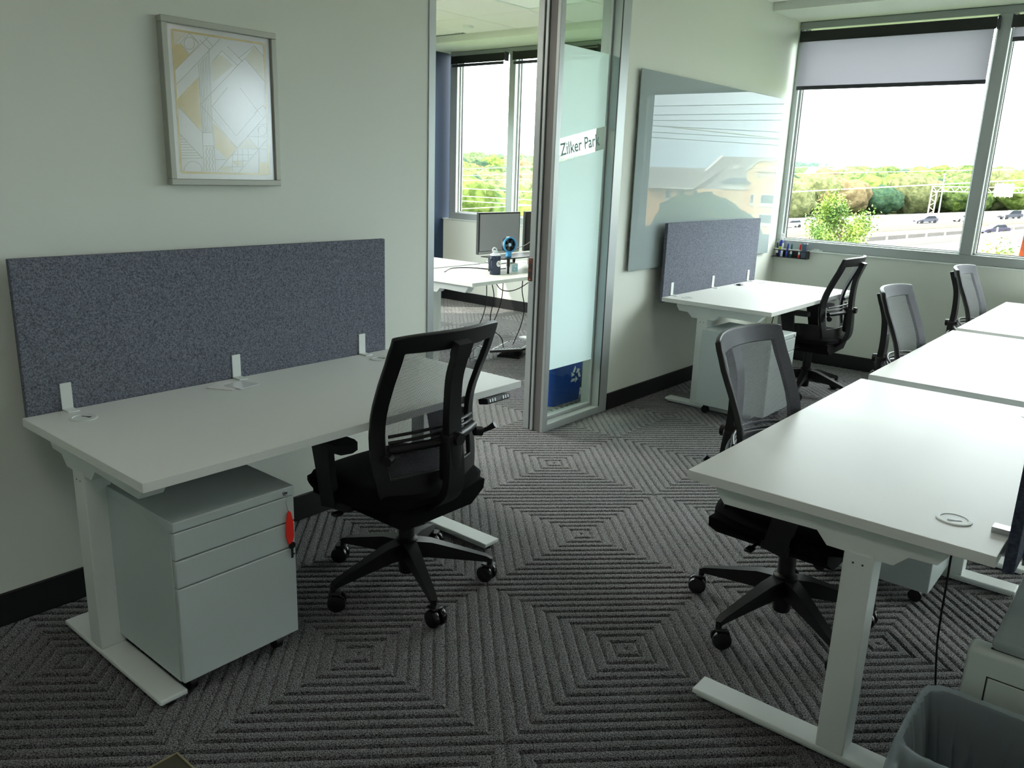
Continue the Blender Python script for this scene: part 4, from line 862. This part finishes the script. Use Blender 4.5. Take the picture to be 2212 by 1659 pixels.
# ================================================================ OUTSIDE
random.seed(11)
def sm(t): t = max(0.0, min(1.0, t)); return t*t*(3-2*t)
def planez(x, y): return (-8.565+0.05785*x+0.02473*y)/0.998
def tt(x, y): return -0.753*x+0.658*y
def gz(x, y):
    z = max(-9.5, min(-3.6, planez(x, y)))
    z = z+(-11.0-z)*sm((x-0)/30)
    t = tt(x, y)
    if t > 175: z = z*(1-sm((t-175)/450))+sm((t-175)/450)*(0.5+2.5*noise.noise(Vector((x/180, y/180, 0))))
    if t > 900: z += (t-900)*0.004
    return z
M_grass = mat('verge_grass', (112, 128, 44), 1.0, noise_=(0.25, 0.25, (96, 112, 42)))
M_wood = mat('woodland_floor', (60, 74, 38), 1.0, noise_=(0.06, 0.25, (80, 88, 48)))
bm = BM(); N_ = 90; V = {}
xs = [-900+i*20 for i in range(N_+1)]; ysx = [9+((j/60)**2)*1500 for j in range(61)]
for i, x in enumerate(xs):
    for j, y in enumerate(ysx): V[(i, j)] = bm.verts.new((x, y, gz(x, y)-0.05))
for i in range(N_):
    for j in range(60): bm.faces.new((V[(i, j)], V[(i+1, j)], V[(i+1, j+1)], V[(i, j+1)]))
g_ = struct('ground', bm, M_wood, smooth=True)
# ground under and behind the building
bm = BM(); box(bm, -600, 600, -400, 9, -9.7, -9.5); struct('ground', bm, M_grass)
rd = Vector((0.658, 0.753, 0))
def line_pts(a, b, e0, e1, dz=0.0, n=1):
    a = Vector(a); b = Vector(b); d = (b-a); L_ = d.length; d.normalize(); return [a-d*e0+Vector((0, 0, dz)), b+d*e1+Vector((0, 0, dz))]
def strip(a, b, c, d, th=0.10):
    """slab between line a-b and line c-d"""
    bm = BM(); T = [bm.verts.new(Vector(p)) for p in (a, b, d, c)]; B = [bm.verts.new(Vector(p)-Vector((0, 0, th))) for p in (a, b, d, c)]
    bm.faces.new(T); bm.faces.new(B[::-1])
    for k in range(4): bm.faces.new((T[k], B[k], B[(k+1) % 4], T[(k+1) % 4]))
    return bm
def on(x, y, dz=0.0): return Vector((x, y, planez(x, y)+dz))
def ext(p, q, e0, e1):
    d = (Vector(q)-Vector(p)).normalized(); return (on(*(Vector(p)-d*e0)), on(*(Vector(q)+d*e1)))
LG = ext((-69.8, 179.9), (-30.1, 226.1), 130, 160); L2 = ext((-52.6, 137.3), (-24.2, 187.6), 100, 130); LT = ext((-43.3, 114.5), (-21.2, 168.0), 70, 110)
L4 = ext((-34.6, 111.2), (-19.1, 154.3), 50, 80); LE = ext((-34.0, 92.0), (-12.4, 114.8), 80, 80)
M_conc = mat('pale_concrete_road', (78, 72, 69), 0.9, noise_=(0.12, 0.3, (69, 64, 62)))
M_tan = mat('tan_retaining_wall', (88, 76, 54), 0.9); M_cw = mat('white_concrete', (118, 115, 108), 0.8); M_gr = mat('galvanised_rail', (146, 154, 146), 0.6)
struct('upper_roadway', strip(LG[0], LG[1], L2[0], L2[1]), M_conc); struct('lower_roadway', strip(LT[0], LT[1], LE[0], LE[1]), M_conc)
bm = strip(L2[0]+Vector((0, 0, -0.02)), L2[1]+Vector((0, 0, -0.02)), LT[0]+Vector((0, 0, -0.02)), LT[1]+Vector((0, 0, -0.02))); struct('embankment', bm, M_tan)
def barrier(name, label, a, b, h, wd_, mt, cat, post=None):
    t = thing(name, label, cat, (0, 0, 0))
    bm = BM(); n_ = 1; bar(bm, [a+Vector((0, 0, h/2)), b+Vector((0, 0, h/2))], (wd_/2, h/2)); obj('wall_beam', bm, mt, t)
    if post:
        d = b-a; k_ = int(d.length/post[0])
        for i in range(min(k_, 60)):
            p = a+d*(i+0.5)/k_; bm = BM(); box(bm, p.x-0.12, p.x+0.12, p.y-0.12, p.y+0.12, p.z+h-0.02, p.z+h+post[1]); obj('post', bm, mt, t)
    return t
barrier('guard_rail', 'long grey guard rail along the woodland edge of the highway', LG[0], LG[1], 1.0, 0.3, M_gr, 'guard rail')
barrier('concrete_barrier', 'white concrete barrier with posts above the tan bank', L2[0], L2[1], 0.9, 0.3, M_cw, 'barrier', (5.5, 0.9))
barrier('concrete_barrier', 'white concrete barrier with posts below the tan bank', L4[0], L4[1], 0.7, 0.3, M_cw, 'barrier', (4.5, 0.8))
M_mark = mat('lane_paint', (238, 236, 230), 0.8)
for k, f in enumerate((0.33, 0.66)):
    bm = BM()
    for (A, B) in (((LG[0].lerp(L2[0], f)), (LG[1].lerp(L2[1], f))), ((LT[0].lerp(LE[0], f)), (LT[1].lerp(LE[1], f)))): bar(bm, [A+Vector((0, 0, 0.03)), B+Vector((0, 0, 0.03))], (0.16, 0.02))
    struct('lane_marking', bm, M_mark)
# cars
M_cg = mat('car_window', (36, 42, 50), 0.1, spec=0.8); M_ty = mat('tyre', (24, 24, 26), 0.8)
def car(label, x, y, col, dirn=1, suv=False):
    a = math.atan2(rd.y, rd.x)+(0 if dirn > 0 else PI)
    t = thing('car', label, 'car', (x, y, planez(x, y)+0.01), a, 'vehicles on the highway'); t.rotation_euler.y = -0.065*dirn
    mc = mat('car_paint', col, 0.25, 0.2, coat=0.6); h = 0.22 if suv else 0.0
    prof = [(-2.3, 0.35), (-2.35, 0.62), (-2.2, 0.88), (-1.9, 0.95), (0.95, 0.95), (2.0, 0.82), (2.3, 0.65), (2.35, 0.35)]
    bm = BM(); prism(bm, [(p[0], p[1]+h*0.5*(p[1] > 0.5)) for p in prof], 'y', -0.9, 0.9); bevall(bm, 0.08, 2, 25); obj('body', bm, mc, t, True)
    cab = [(-1.9, 0.93), (-1.55 if not suv else -2.0, 1.40+h), (0.15, 1.42+h), (1.0, 0.93)]
    bm = BM(); prism(bm, [(p[0], p[1]+h*0.4) for p in cab], 'y', -0.74, 0.74); obj('windows', bm, M_cg, t)
    bm = BM(); prism(bm, [(-1.45 if not suv else -1.9, 1.38+h*1.4), (-1.3, 1.47+h*1.4), (0.0, 1.47+h*1.4), (0.12, 1.38+h*1.4)], 'y', -0.72, 0.72); obj('roof', bm, mc, t)
    for wx in (-1.45, 1.45):
        for wy in (-0.80, 0.80):
            bm = BM(); tube(bm, [(wx, wy-0.11, 0.33), (wx, wy+0.11, 0.33)], 0.33, 14); obj('wheel', bm, M_ty, t, True)
    for wy in (-0.62, 0.62):
        bm = BM(); box(bm, 2.30, 2.37, wy-0.16, wy+0.16, 0.60, 0.74); obj('headlight', bm, M_cw, t)
car('white saloon car on the highway by the leafy treetop', -61.6, 164.5, (226, 228, 230), -1)
car('dark grey estate car on the highway below the sign gantry', -41.2, 184.7, (70, 72, 84), -1)
car('pale car on the highway cut by the window mullion', -36.0, 193.0, (206, 206, 214), -1)
car('dark sports utility vehicle high on the highway, second window', -29.3, 204.0, (60, 62, 72), -1, True)
car('dark purple-grey car on the closest roadway, second window', -23.6, 155.0, (62, 58, 78), -1)
# gantry sign
def far(f, x, y, z): return Vector((CAMP.x+f*(x-CAMP.x), CAMP.y+f*(y-CAMP.y), CAMP.z+f*(z-CAMP.z)))
M_st = mat('galvanised_steel', (198, 186, 160), 0.6); M_sg = mat('sign_back_aluminium', (160, 154, 148), 0.5)
t = thing('sign_gantry', 'tan steel truss gantry carrying highway signs seen from behind', 'sign gantry', (0, 0, 0))
F = 1.15
for xx, zt_ in ((-41.2, 1.0), (-40.2, 0.0)):
    bm = BM(); tube(bm, [far(F, xx, 185, -5.0), far(F, xx+0.1, 185, zt_)], 0.16, 8); obj('post', bm, M_st, t)
bm = BM()
for k in range(6): bar(bm, [far(F, -41.2+(k % 2), 185, -4.6+k*0.85), far(F, -40.2-(k % 2), 185, -3.9+k*0.85)], (0.07, 0.07))
obj('post_bracing', bm, M_st, t)
bm = BM()
for z in (0.0, 0.95):
    for y in (184.6, 185.8): tube(bm, [far(F, -41.2, y, z), far(F, -18, y, z+0.55)], 0.10, 6)
obj('truss_chord', bm, M_st, t)
bm = BM()
for k in range(28):
    x0_ = -40.9+k*0.82; s = 0.55*(k/28); bar(bm, [far(F, x0_, 184.6, s+(0 if k % 2 else 0.95)), far(F, x0_+0.82, 184.6, s+(0.95 if k % 2 else 0))], (0.06, 0.06))
obj('truss_web', bm, M_st, t)
for a_, b_, c_, d_ in ((-33.2, -31.6, -0.05, 1.15), (-30.15, -26.8, -0.5, 2.0)):
    p = far(F, a_, 186.3, c_); q = far(F, b_, 186.3, d_)
    bm = BM(); box(bm, p.x, q.x, p.y-0.05, p.y+0.05, p.z, q.z); sg = obj('sign_panel', bm, M_sg, t)
    for k in range(4):
        xk = p.x+(q.x-p.x)*(k+0.5)/4; bm = BM(); box(bm, xk-0.07, xk+0.07, p.y-0.25, p.y-0.05, p.z-0.2, q.z+0.2); obj('sign_rib', bm, M_st, sg)
def pole(label, f, x, y, z0_, z1_, r=0.16, arm=False):
    t = thing('light_pole', label, 'pole', (0, 0, 0)); a = far(f, x, y, z0_-0.6); b = far(f, x, y, z1_)
    bm = BM(); tube(bm, [a, b], [r, r*0.6], 8); obj('mast', bm, mat('pole_steel', (190, 190, 186), 0.5), t)
    bm = BM(); box(bm, b.x-0.5, b.x+0.5, b.y-0.15, b.y+0.15, b.z, b.z+0.2); obj('lamp_head', bm, M_cw, t)
    bm = BM(); box(bm, a.x-0.4, a.x+0.4, a.y-0.4, a.y+0.4, a.z, a.z+1.0); obj('base_box', bm, M_cw, t)
pole('tall thin highway light pole rising beside the treetop', 1.245, -52.9, 180, -4.9, 3.7)
pole('tall thin highway light pole beside the sign gantry', 1.158, -40.3, 190, -4.9, 3.4, 0.2)
# transmission tower
t = thing('transmission_tower', 'faint lattice transmission tower on the skyline', 'pylon', (-83.5, 420, 0))
for sx, sy in ((-1, -1), (1, -1), (1, 1), (-1, 1)):
    bm = BM(); bar(bm, [(sx*2.6, sy*2.6, -3), (sx*0.9, sy*0.9, 8), (sx*0.25, sy*0.25, 15)], [(0.12, 0.12)]*3); obj('leg', bm, M_gr, t)
bm = BM()
for k in range(8):
    z = -2+k*1.7; w0 = 2.6-(z+3)*0.155; w1 = 2.6-(z+4.7)*0.155
    for (a, b) in (((-w0, -w0), (w1, -w1)), ((w0, -w0), (-w1, -w1))): bar(bm, [(a[0], a[1], z), (b[0], b[1], z+1.7)], (0.06, 0.06))
obj('lattice', bm, M_gr, t)
for z in (7.5, 10, 12.5):
    bm = BM(); bar(bm, [(-2.6, 0, z), (2.6, 0, z)], (0.12, 0.12)); obj('cross_arm', bm, M_gr, t)
# wires
W = [((-32.825, 7.24), (-12.878, 7.709)), ((-32.804, 6.598), (-12.809, 7.167)), ((-32.788, 6.113), (-12.766, 6.824)), ((-32.758, 5.192), (-12.777, 6.059)), ((-32.746, 4.81), (-12.898, 4.917)), ((-32.736, 4.509), (-12.898, 4.566)), ((-32.721, 4.042), (-12.916, 4.171)), ((-32.641, 1.593), (-13.183, 2.502)), ((-32.627, 1.17), (-13.136, 2.117)), ((-32.617, 0.859), (-13.099, 1.817)), ((-32.561, -0.855), (-13.039, 0.952))]
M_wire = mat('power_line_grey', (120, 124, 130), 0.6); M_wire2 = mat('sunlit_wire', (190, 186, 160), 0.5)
nm_ = ['topmost', 'second highest', 'third highest', 'fourth highest', 'fifth highest', 'sixth highest', 'seventh highest', 'fourth lowest', 'third lowest', 'second lowest', 'lowest']
for k, (a, b) in enumerate(W):
    dx = b[0]-a[0]; pts = []
    for i in range(17):
        f = -0.8+i*0.28; pts.append((a[0]+f*dx, 38.0+0.3*k, a[1]+f*(b[1]-a[1])*(1 if f < 1.2 else 1)))
    bm = BM(); tube(bm, pts, 0.020 if k < 10 else 0.028, 5); tag(obj('power_line', bm, M_wire if k < 10 else M_wire2), 'overhead power line outside, %s of the eleven' % nm_[k], 'power line', 'power lines crossing outside the windows')
for k, z in enumerate((0.6, 0.05, -0.3, -1.1)):
    bm = BM(); tube(bm, [(-60, 44, z-0.6+0.02*k), (-45, 44, z-0.62), (-25, 44, z-0.5)], 0.028, 5); tag(obj('power_line', bm, M_wire2), 'pale sunlit wire before the trees, %s of four' % ['highest', 'second', 'third', 'lowest'][k], 'power line', 'pale wires seen through the other room')
# utility poles beyond the other room
M_up = mat('weathered_pole', (130, 110, 96), 0.9)
def upole(label, x, y, zt_, zg):
    t = thing('utility_pole', label, 'pole', (x, y, 0))
    bm = BM(); tube(bm, [(0, 0, zg), (0, 0, zt_)], [0.16, 0.12], 8); obj('mast', bm, M_up, t)
    bm = BM(); box(bm, -1.1, 1.1, -0.06, 0.06, zt_-0.7, zt_-0.58); obj('cross_arm', bm, M_cw, t)
    for s in (-0.95, 0.0, 0.95):
        bm = BM(); lathe(bm, [(0.07, zt_-0.58), (0.07, zt_-0.42), (0.001, zt_-0.40)], (s, 0, 0), 8); obj('insulator', bm, M_cw, t)
    bm = BM(); tube(bm, [(0.4, 0, zt_-1.9), (0.4, 0, zt_-1.2)], 0.22, 10); obj('transformer', bm, M_cw, t)
upole('brown utility pole with angled wires, other room window', -98.6, 110, -0.6, -10); upole('tall pale utility pole in the middle of the other room window', -96.0, 110, -0.9, -10); upole('utility pole beside the pale mullion, other room window', -93.3, 110, -1.0, -10)
for k, s in enumerate((-0.9, 0.0, 0.9)):
    bm = BM(); tube(bm, sweepcurve([(-106, 110+s, -2.6), (-98.6, 110+s, -1.0), (-97.4, 110+s, -2.2), (-96.0, 110+s, -2.6), (-94.5, 110+s, -2.6), (-93.3, 110+s, -1.6)], 5), 0.05, 5); tag(obj('power_line', bm, M_wire2), 'slack pale wire strung between the three utility poles', 'power line', 'slack wires between the utility poles')
# pale roofs far off
for k, (x, y, z, lb) in enumerate(((-113, 330, -1.0, 'low white roof among the trees left of the light pole'), (-178, 520, 3.5, 'small pale roof on the wooded skyline'))):
    t = thing('house', lb.replace(' left of', ' behind'), 'house', (x, y, gz(x, y)))
    bm = BM(); box(bm, -8, 8, -4, 4, 0, 9.0); obj('house_wall', bm, M_cw, t); bm = BM(); prism(bm, [(-5, 9.0), (0, 11.5), (5, 9.0)], 'x', -8.6, 8.6); obj('roof', bm, M_cw, t)

# woodland: individual crowns sharing meshes, then one mass behind
def crown_mesh(seed, sub, name='foliage'):
    bm = BM(); rnd = random.Random(seed)
    for q in range(5 if sub > 2 else 3):
        a = rnd.uniform(0, 2*PI); r0 = 0.0 if q == 0 else rnd.uniform(0.35, 0.6); s = 0.78 if q == 0 else rnd.uniform(0.42, 0.6)
        c = Vector((r0*math.cos(a), r0*math.sin(a), rnd.uniform(-0.15, 0.30) if q else 0))
        r = bmesh.ops.create_icosphere(bm, subdivisions=sub, radius=1.0)
        for v in r['verts']:
            d = v.co.normalized(); f = 1+0.22*noise.noise(d*2.2+Vector((seed, q, 0)))+0.16*noise.noise(d*5.5+Vector((q, seed, 3)))+(0.10*noise.noise(d*12+Vector((q, 7, seed))) if sub > 2 else 0)
            v.co = c+Vector((d.x, d.y, d.z*0.85))*s*f
    me = bpy.data.meshes.new(name); bm.to_mesh(me); bm.free(); me.polygons.foreach_set('use_smooth', [sub > 2]*len(me.polygons)); return me
cols = [((50, 66, 36), (86, 100, 54), 'mid green'), ((70, 75, 48), (98, 100, 68), 'olive'), ((78, 68, 48), (100, 88, 64), 'rusty brown'), ((30, 50, 38), (50, 68, 48), 'dark green'), ((68, 84, 38), (102, 114, 58), 'bright yellow-green')]
MT = [mat('foliage_'+c[2].replace(' ', '_').replace('-', '_'), c[0], 1.0, spec=0.1, noise_=(6.0, 0.10, c[1]), bump=(9.0, 1.0, 0.25), rnd=0.14) for c in cols]
variants = []
for ci, mt in enumerate(MT):
    for s in range(2):
        me = crown_mesh(ci*2+s+1, 3); me.materials.append(mt); variants.append((me, ci))
tm_ = BM(); tube(tm_, [(0, 0, -1.6), (0, 0, -0.2)], [0.07, 0.04], 6); trunk_me = bpy.data.meshes.new('trunk'); tm_.to_mesh(trunk_me); tm_.free(); trunk_me.materials.append(M_up)
cand = []; rr_ = random.Random(5)
for band in range(4200):
    ratio = rr_.uniform(-1.25, 0.15); dist = 105+ (rr_.random()**1.35)*900
    x = CAMP.x+ratio*dist/math.sqrt(1+ratio*ratio); y = CAMP.y+dist/math.sqrt(1+ratio*ratio)
    if tt(x, y) < 178 and ratio > -0.68: continue
    if ratio <= -0.68 and tt(x, y) < 100: continue
    if ratio <= -0.68 and dist < 130 and abs(ratio+0.9) < 0.4 and rr_.random() < 0.3: continue
    if tt(x, y) < 178 and ratio < -0.68 and planez(x, y) > -3: continue
    if any(abs(x-a[0]) < 5 and abs(y-a[1]) < 5 for a in cand[-400:]): continue
    r = rr_.uniform(3.8, 6.4)*(1+dist/1600)
    cand.append((x, y, r, ratio, dist))
vis = sorted([c for c in cand if (-1.0 < c[3] < -0.70) or (-0.46 < c[3] < -0.06)], key=lambda c: c[4]/c[2])[:285]
vs_ = set(id(c) for c in vis); rest = [c for c in cand if id(c) not in vs_]
first = {}
for c in vis:
    x, y, r, ratio, dist = c; me, ci = rr_.choice(variants)
    wp = [0, 0, 1, 1, 2, 3, 4]; ci2 = rr_.choice(wp)
    me = rr_.choice([v for v in variants if v[1] == ci2])[0]
    oth = ratio < -0.6
    t = thing('tree', '%s tree in the woodland %s' % (cols[ci2][2], 'beyond the other room window' if oth else 'beyond the highway'), 'tree', (x, y, gz(x, y)+r*0.75), rr_.uniform(0, 6.28), 'woodland %s' % ('beyond the other room' if oth else 'beyond the highway'))
    t.scale = (r, r, r*rr_.uniform(0.85, 1.15))
    obj('foliage', me, None, t); obj('trunk', trunk_me, None, t)
# the rest as one mass
base = [crown_mesh(40+k, 2) for k in range(3)]
bd = [([tuple(v.co) for v in me.vertices], [tuple(p.vertices) for p in me.polygons]) for me in base]
for mi, mt in enumerate([mat('distant_foliage', (58, 72, 50), 1.0, spec=0.05, noise_=(0.5, 0.12, (88, 100, 68)), bump=(0.9, 1.0, 0.6)), mat('far_haze_tinted_foliage', (62, 80, 74), 1.0, spec=0.05, noise_=(0.3, 0.12, (82, 96, 84)))]):  # distance haze painted as blue-green into the farthest foliage colour
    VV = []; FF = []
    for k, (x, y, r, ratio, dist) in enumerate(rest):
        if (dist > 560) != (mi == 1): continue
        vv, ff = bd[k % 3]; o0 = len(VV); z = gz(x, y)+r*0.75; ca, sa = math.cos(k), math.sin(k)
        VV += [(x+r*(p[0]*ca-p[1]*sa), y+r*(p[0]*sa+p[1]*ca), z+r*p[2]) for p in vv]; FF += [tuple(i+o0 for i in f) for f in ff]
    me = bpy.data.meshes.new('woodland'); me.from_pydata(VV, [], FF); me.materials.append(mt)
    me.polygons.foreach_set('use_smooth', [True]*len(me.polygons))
    tag(obj('woodland', me, None), ['dense green woodland filling the slope beyond the highway', 'haze-tinted blue-green woodland along the skyline'][mi], 'woodland', kind='stuff')
for me in base: bpy.data.meshes.remove(me)

# leafy trees just outside the window
M_leaf = mat('young_leaf', (70, 100, 30), 0.6, noise_=(1.8, 0.12, (118, 136, 48)), rnd=0.05); M_bark = mat('grey_bark', (120, 106, 90), 0.9)
def leaf_tree(label, x, y, ztop, w_, n_leaf, seed, zg=-8.8, zlow=-3.0):
    t = thing('leafy_tree', label, 'tree', (x, y, 0)); rnd = random.Random(seed)
    bm = BM(); tube(bm, sweepcurve([(0.2, 0, zg), (0.05, 0.1, -5), (-0.05, 0, -2.5), (0, 0, ztop-0.7)], 4), [0.13-0.11*k/12 for k in range(13)], 8); obj('trunk', bm, M_bark, t, True)
    VV = []; FF = []; tips = []
    bm = BM()
    for k in range(26):
        z = zlow+(ztop-zlow)*(k/26)**0.9; a = rnd.uniform(0, 2*PI); f = 1-((z-zlow)/(ztop-zlow))**1.6
        ln_ = w_*(0.25+0.85*f)*rnd.uniform(0.7, 1.1); st = Vector((0, 0, z-0.4)); en = Vector((ln_*math.cos(a), ln_*math.sin(a), z+0.35*ln_)); tube(bm, [st, st.lerp(en, 0.5)+Vector((0, 0, 0.08)), en], [0.03, 0.02, 0.006], 5); tips.append((st, en))
    obj('branches', bm, M_bark, t)
    for k in range(n_leaf):
        st, en = rnd.choice(tips); f = rnd.random()**0.6; p = st.lerp(en, 0.25+0.8*f)+Vector((rnd.gauss(0, 0.13), rnd.gauss(0, 0.13), rnd.gauss(0.04, 0.15)))
        d = Vector((rnd.gauss(0, 1), rnd.gauss(0, 1), rnd.gauss(0.4, 0.7))).normalized(); s = d.cross(Vector((rnd.gauss(0, 1), rnd.gauss(0, 1), rnd.gauss(0, 1)))).normalized(); l_ = rnd.uniform(0.06, 0.10); q = l_*0.27
        o0 = len(VV); VV += [p, p+d*l_*0.5+s*q, p+d*l_, p+d*l_*0.5-s*q]; FF.append((o0, o0+1, o0+2, o0+3))
    me = bpy.data.meshes.new('leaves'); me.from_pydata([tuple(v) for v in VV], [], FF); me.materials.append(M_leaf); tag(obj('leaves', me, None, t), kind='stuff')
leaf_tree('bright leafy treetop just outside the wide window', -4.75, 22.0, 0.90, 1.45, 15000, 3, zlow=-2.2)
leaf_tree('small sparse treetop low in the second window', -1.05, 23.0, 0.10, 0.7, 1500, 8)
leaf_tree('faint sparse treetop low by the window mullion', -1.75, 23.5, -0.15, 0.6, 700, 9)
# sunny verge
bm = BM(); box(bm, -16, 6, 88, 116, -12, -6.9); 
for v in bm.verts:
    if v.co.z > -8: v.co.z = planez(v.co.x, v.co.y)-0.05+0.35
struct('verge', bm, M_grass)
# orange board outside
t = thing('orange_board', 'orange board with a small wire hook outside the second window', 'board', (0, 0, 0)); M_or = mat('orange_board', (214, 92, 44), 0.6)
bm = BM(); prism(bm, [(1.806, 0.75), (1.830, 1.290), (2.20, 1.20), (2.20, 0.75)], 'y', 6.00, 6.03); obj('panel', bm, M_or, t)
bm = BM(); tube(bm, sweepcurve([(1.815, 5.995, 1.165), (1.803, 5.995, 1.168), (1.797, 5.995, 1.158), (1.803, 5.995, 1.148), (1.812, 5.995, 1.150)]), 0.0012, 5); obj('hook', bm, M_blk2, t)

# ---- hotel (seen mirrored in the whiteboard)
HF = 2.0; HO = Vector((-2.80, -1.31, 1.5534))
t = thing('hotel', 'yellow stucco hotel with grey roofs mirrored in the whiteboard', 'building', (0, 0, 0))
M_yel = mat('yellow_stucco', (246, 206, 150), 0.9); M_rf = mat('grey_shingle_roof', (140, 136, 130), 0.9, noise_=(0.8, 0.2, (150, 146, 140))); M_trim = mat('white_trim', (236, 230, 220), 0.7); M_drf = mat('dark_roof', (98, 100, 106), 0.8)
def hob(n, bm, m, p=None):
    for v in bm.verts: v.co = HO+(v.co-HO)*HF
    return obj(n, bm, m, p or t)
bm = BM(); box(bm, 36.0, 56, 80, 92, -6, 0.15); wg = hob('wing', bm, M_yel)
bm = BM(); prism(bm, [(79.2, 0.15), (86, 2.35), (92.8, 0.15)], 'x', 39.5, 58); hob('roof', bm, M_rf)
bm = BM(); box(bm, 39.5, 58, 79.1, 79.25, 0.08, 0.22); hob('eave', bm, M_trim)
bm = BM(); box(bm, 44.3, 49.5, 77.5, 80, -6, 0.05); gb = hob('gable_bay', bm, M_yel)
bm = BM(); prism(bm, [(43.9, 0.05), (46.9, 1.25), (49.9, 0.05)], 'y', 77.0, 84); hob('roof', bm, M_rf)
bm = BM(); bar(bm, [(43.8, 76.98, 0.0), (46.9, 76.98, 1.28), (50, 76.98, 0.0)], [(0.06, 0.09)]*3); hob('eave', bm, M_trim)
bm = BM(); box(bm, 33.0, 41.0, 82, 96, -6, 0.0); hob('main_block', bm, M_yel)
bm = BM(); prism(bm, [(81.0, 0.0), (89, 3.75), (97, 0.0)], 'x', 28, 41.3)
hob('roof', bm, M_rf)
bm = BM(); bar(bm, [(41.35, 80.9, -0.02), (41.35, 89, 3.78)], (0.12, 0.08)); hob('eave', bm, M_trim)
bm = BM(); box(bm, 35.0, 41.3, 80.9, 81.1, -0.1, 0.05); hob('eave', bm, M_trim)
# tower with shaped parapet
par = [(34.0, -6), (34.0, 2.3), (33.6, 2.55), (33.2, 2.95), (32.7, 3.25), (32.1, 3.3), (31.5, 3.2), (30.9, 3.45), (30.2, 3.9), (29.2, 4.05), (28.2, 3.9), (27.4, 3.4), (26, 3.3), (25, 2.3), (25, -6)]
bm = BM(); prism(bm, par, 'y', 80, 90); tw = hob('tower', bm, M_yel)
bm = BM(); bar(bm, [(p[0], 79.95, p[1]) for p in par[1:-1]], [(0.08, 0.07)]*(len(par)-2), up=(0, 1, 0)); hob('parapet_trim', bm, M_trim)
bm = BM(); box(bm, 33.8, 36.0, 78.8, 84, -6, 0.9); hob('stair_bay', bm, M_yel)
bm = BM(); box(bm, 33.7, 36.1, 78.7, 84, 0.30, 0.95); hob('band', bm, M_trim)
bm = BM(); A_ = [bm.verts.new(p) for p in ((33.5, 78.5, 0.95), (36.3, 78.5, 0.95), (36.3, 84, 0.95), (33.5, 84, 0.95))]; B_ = [bm.verts.new(p) for p in ((34.2, 79.8, 1.42), (35.6, 79.8, 1.42), (35.6, 84, 1.42), (34.2, 84, 1.42))]
bm.faces.new(A_); bm.faces.new(B_)
for k in range(4): bm.faces.new((A_[k], A_[(k+1) % 4], B_[(k+1) % 4], B_[k]))
hob('roof', bm, M_drf)
bm = BM(); box(bm, 37.6, 38.1, 85.4, 85.6, 2.45, 2.75); hob('roof_vent', bm, M_trim)
def hwin(x0_, x1_, z0_, z1_, y_):
    bm = BM(); box(bm, x0_-0.06, x1_+0.06, y_-0.08, y_, z0_-0.34, z1_+0.05); w = hob('window', bm, M_trim)
    n_ = max(2, round((x1_-x0_)/0.3))
    for k in range(n_):
        a = x0_+(x1_-x0_)*k/n_+0.02; b = x0_+(x1_-x0_)*(k+1)/n_-0.02; bm = BM(); box(bm, a, b, y_-0.10, y_-0.07, z0_, z1_); hob('pane', bm, M_cg, w)
for z in (-1.05, -3.0, -4.9):
    for x in (42.9, 41.3, 39.6, 37.9): hwin(x-0.3, x+0.3, z+0.1, z+1.0, 80)
    for x in (45.6, 47.6): hwin(x-0.3, x+0.3, z+0.1, z+1.0, 77.5)
    hwin(33.0, 33.3, z+0.1, z+0.9, 80); hwin(30.7, 32.2, z+0.1, z+0.9, 80); hwin(28, 29.5, z+0.1, z+0.9, 80)
for s, z, hh in (('FAIRFIELD', 2.38, 0.50), ('INN & SUITES', 1.78, 0.42)):
    me = text_mesh('sign_letters', s, hh*1.35, mat('sign_white', (244, 244, 240), 0.5), 0.04); o = obj('sign_letters', me, None, t)
    c_ = HO+(Vector((31.0, 79.92, z))-HO)*HF; ex = [v.co.x for v in me.vertices]; k_ = (3.9*HF)/(max(ex)-min(ex)); o.matrix_local = Matrix.Translation(c_) @ Matrix.Rotation(PI/2, 4, 'X') @ Matrix.Diagonal((k_, HF*0.8, 1, 1))
bm = BM(); box(bm, 29.1, 32.95, 79.9, 79.95, 2.03, 2.10); hob('sign_bar', bm, mat('sign_maroon', (120, 60, 70), 0.6))
for k, (x, y, z, r, lb) in enumerate(((21.0, 46, -1.7, 3.3, 'large green tree before the hotel, mirrored in the whiteboard'), (23.6, 47.5, -3.0, 2.6, 'lower green tree before the hotel, mirrored in the whiteboard'), (18.9, 46.5, -2.9, 2.4, 'rounded green tree by the hotel tower, mirrored in the whiteboard'))):
    t_ = thing('tree', lb, 'tree', (x, y, z), k*1.3); t_.scale = (r, r, r); obj('foliage', variants[[0, 1, 6][k]][0], None, t_)
    bm = BM(); tube(bm, [(0, 0, -3.5), (0, 0, -0.2)], 0.08, 6); obj('trunk', bm, M_up, t_)
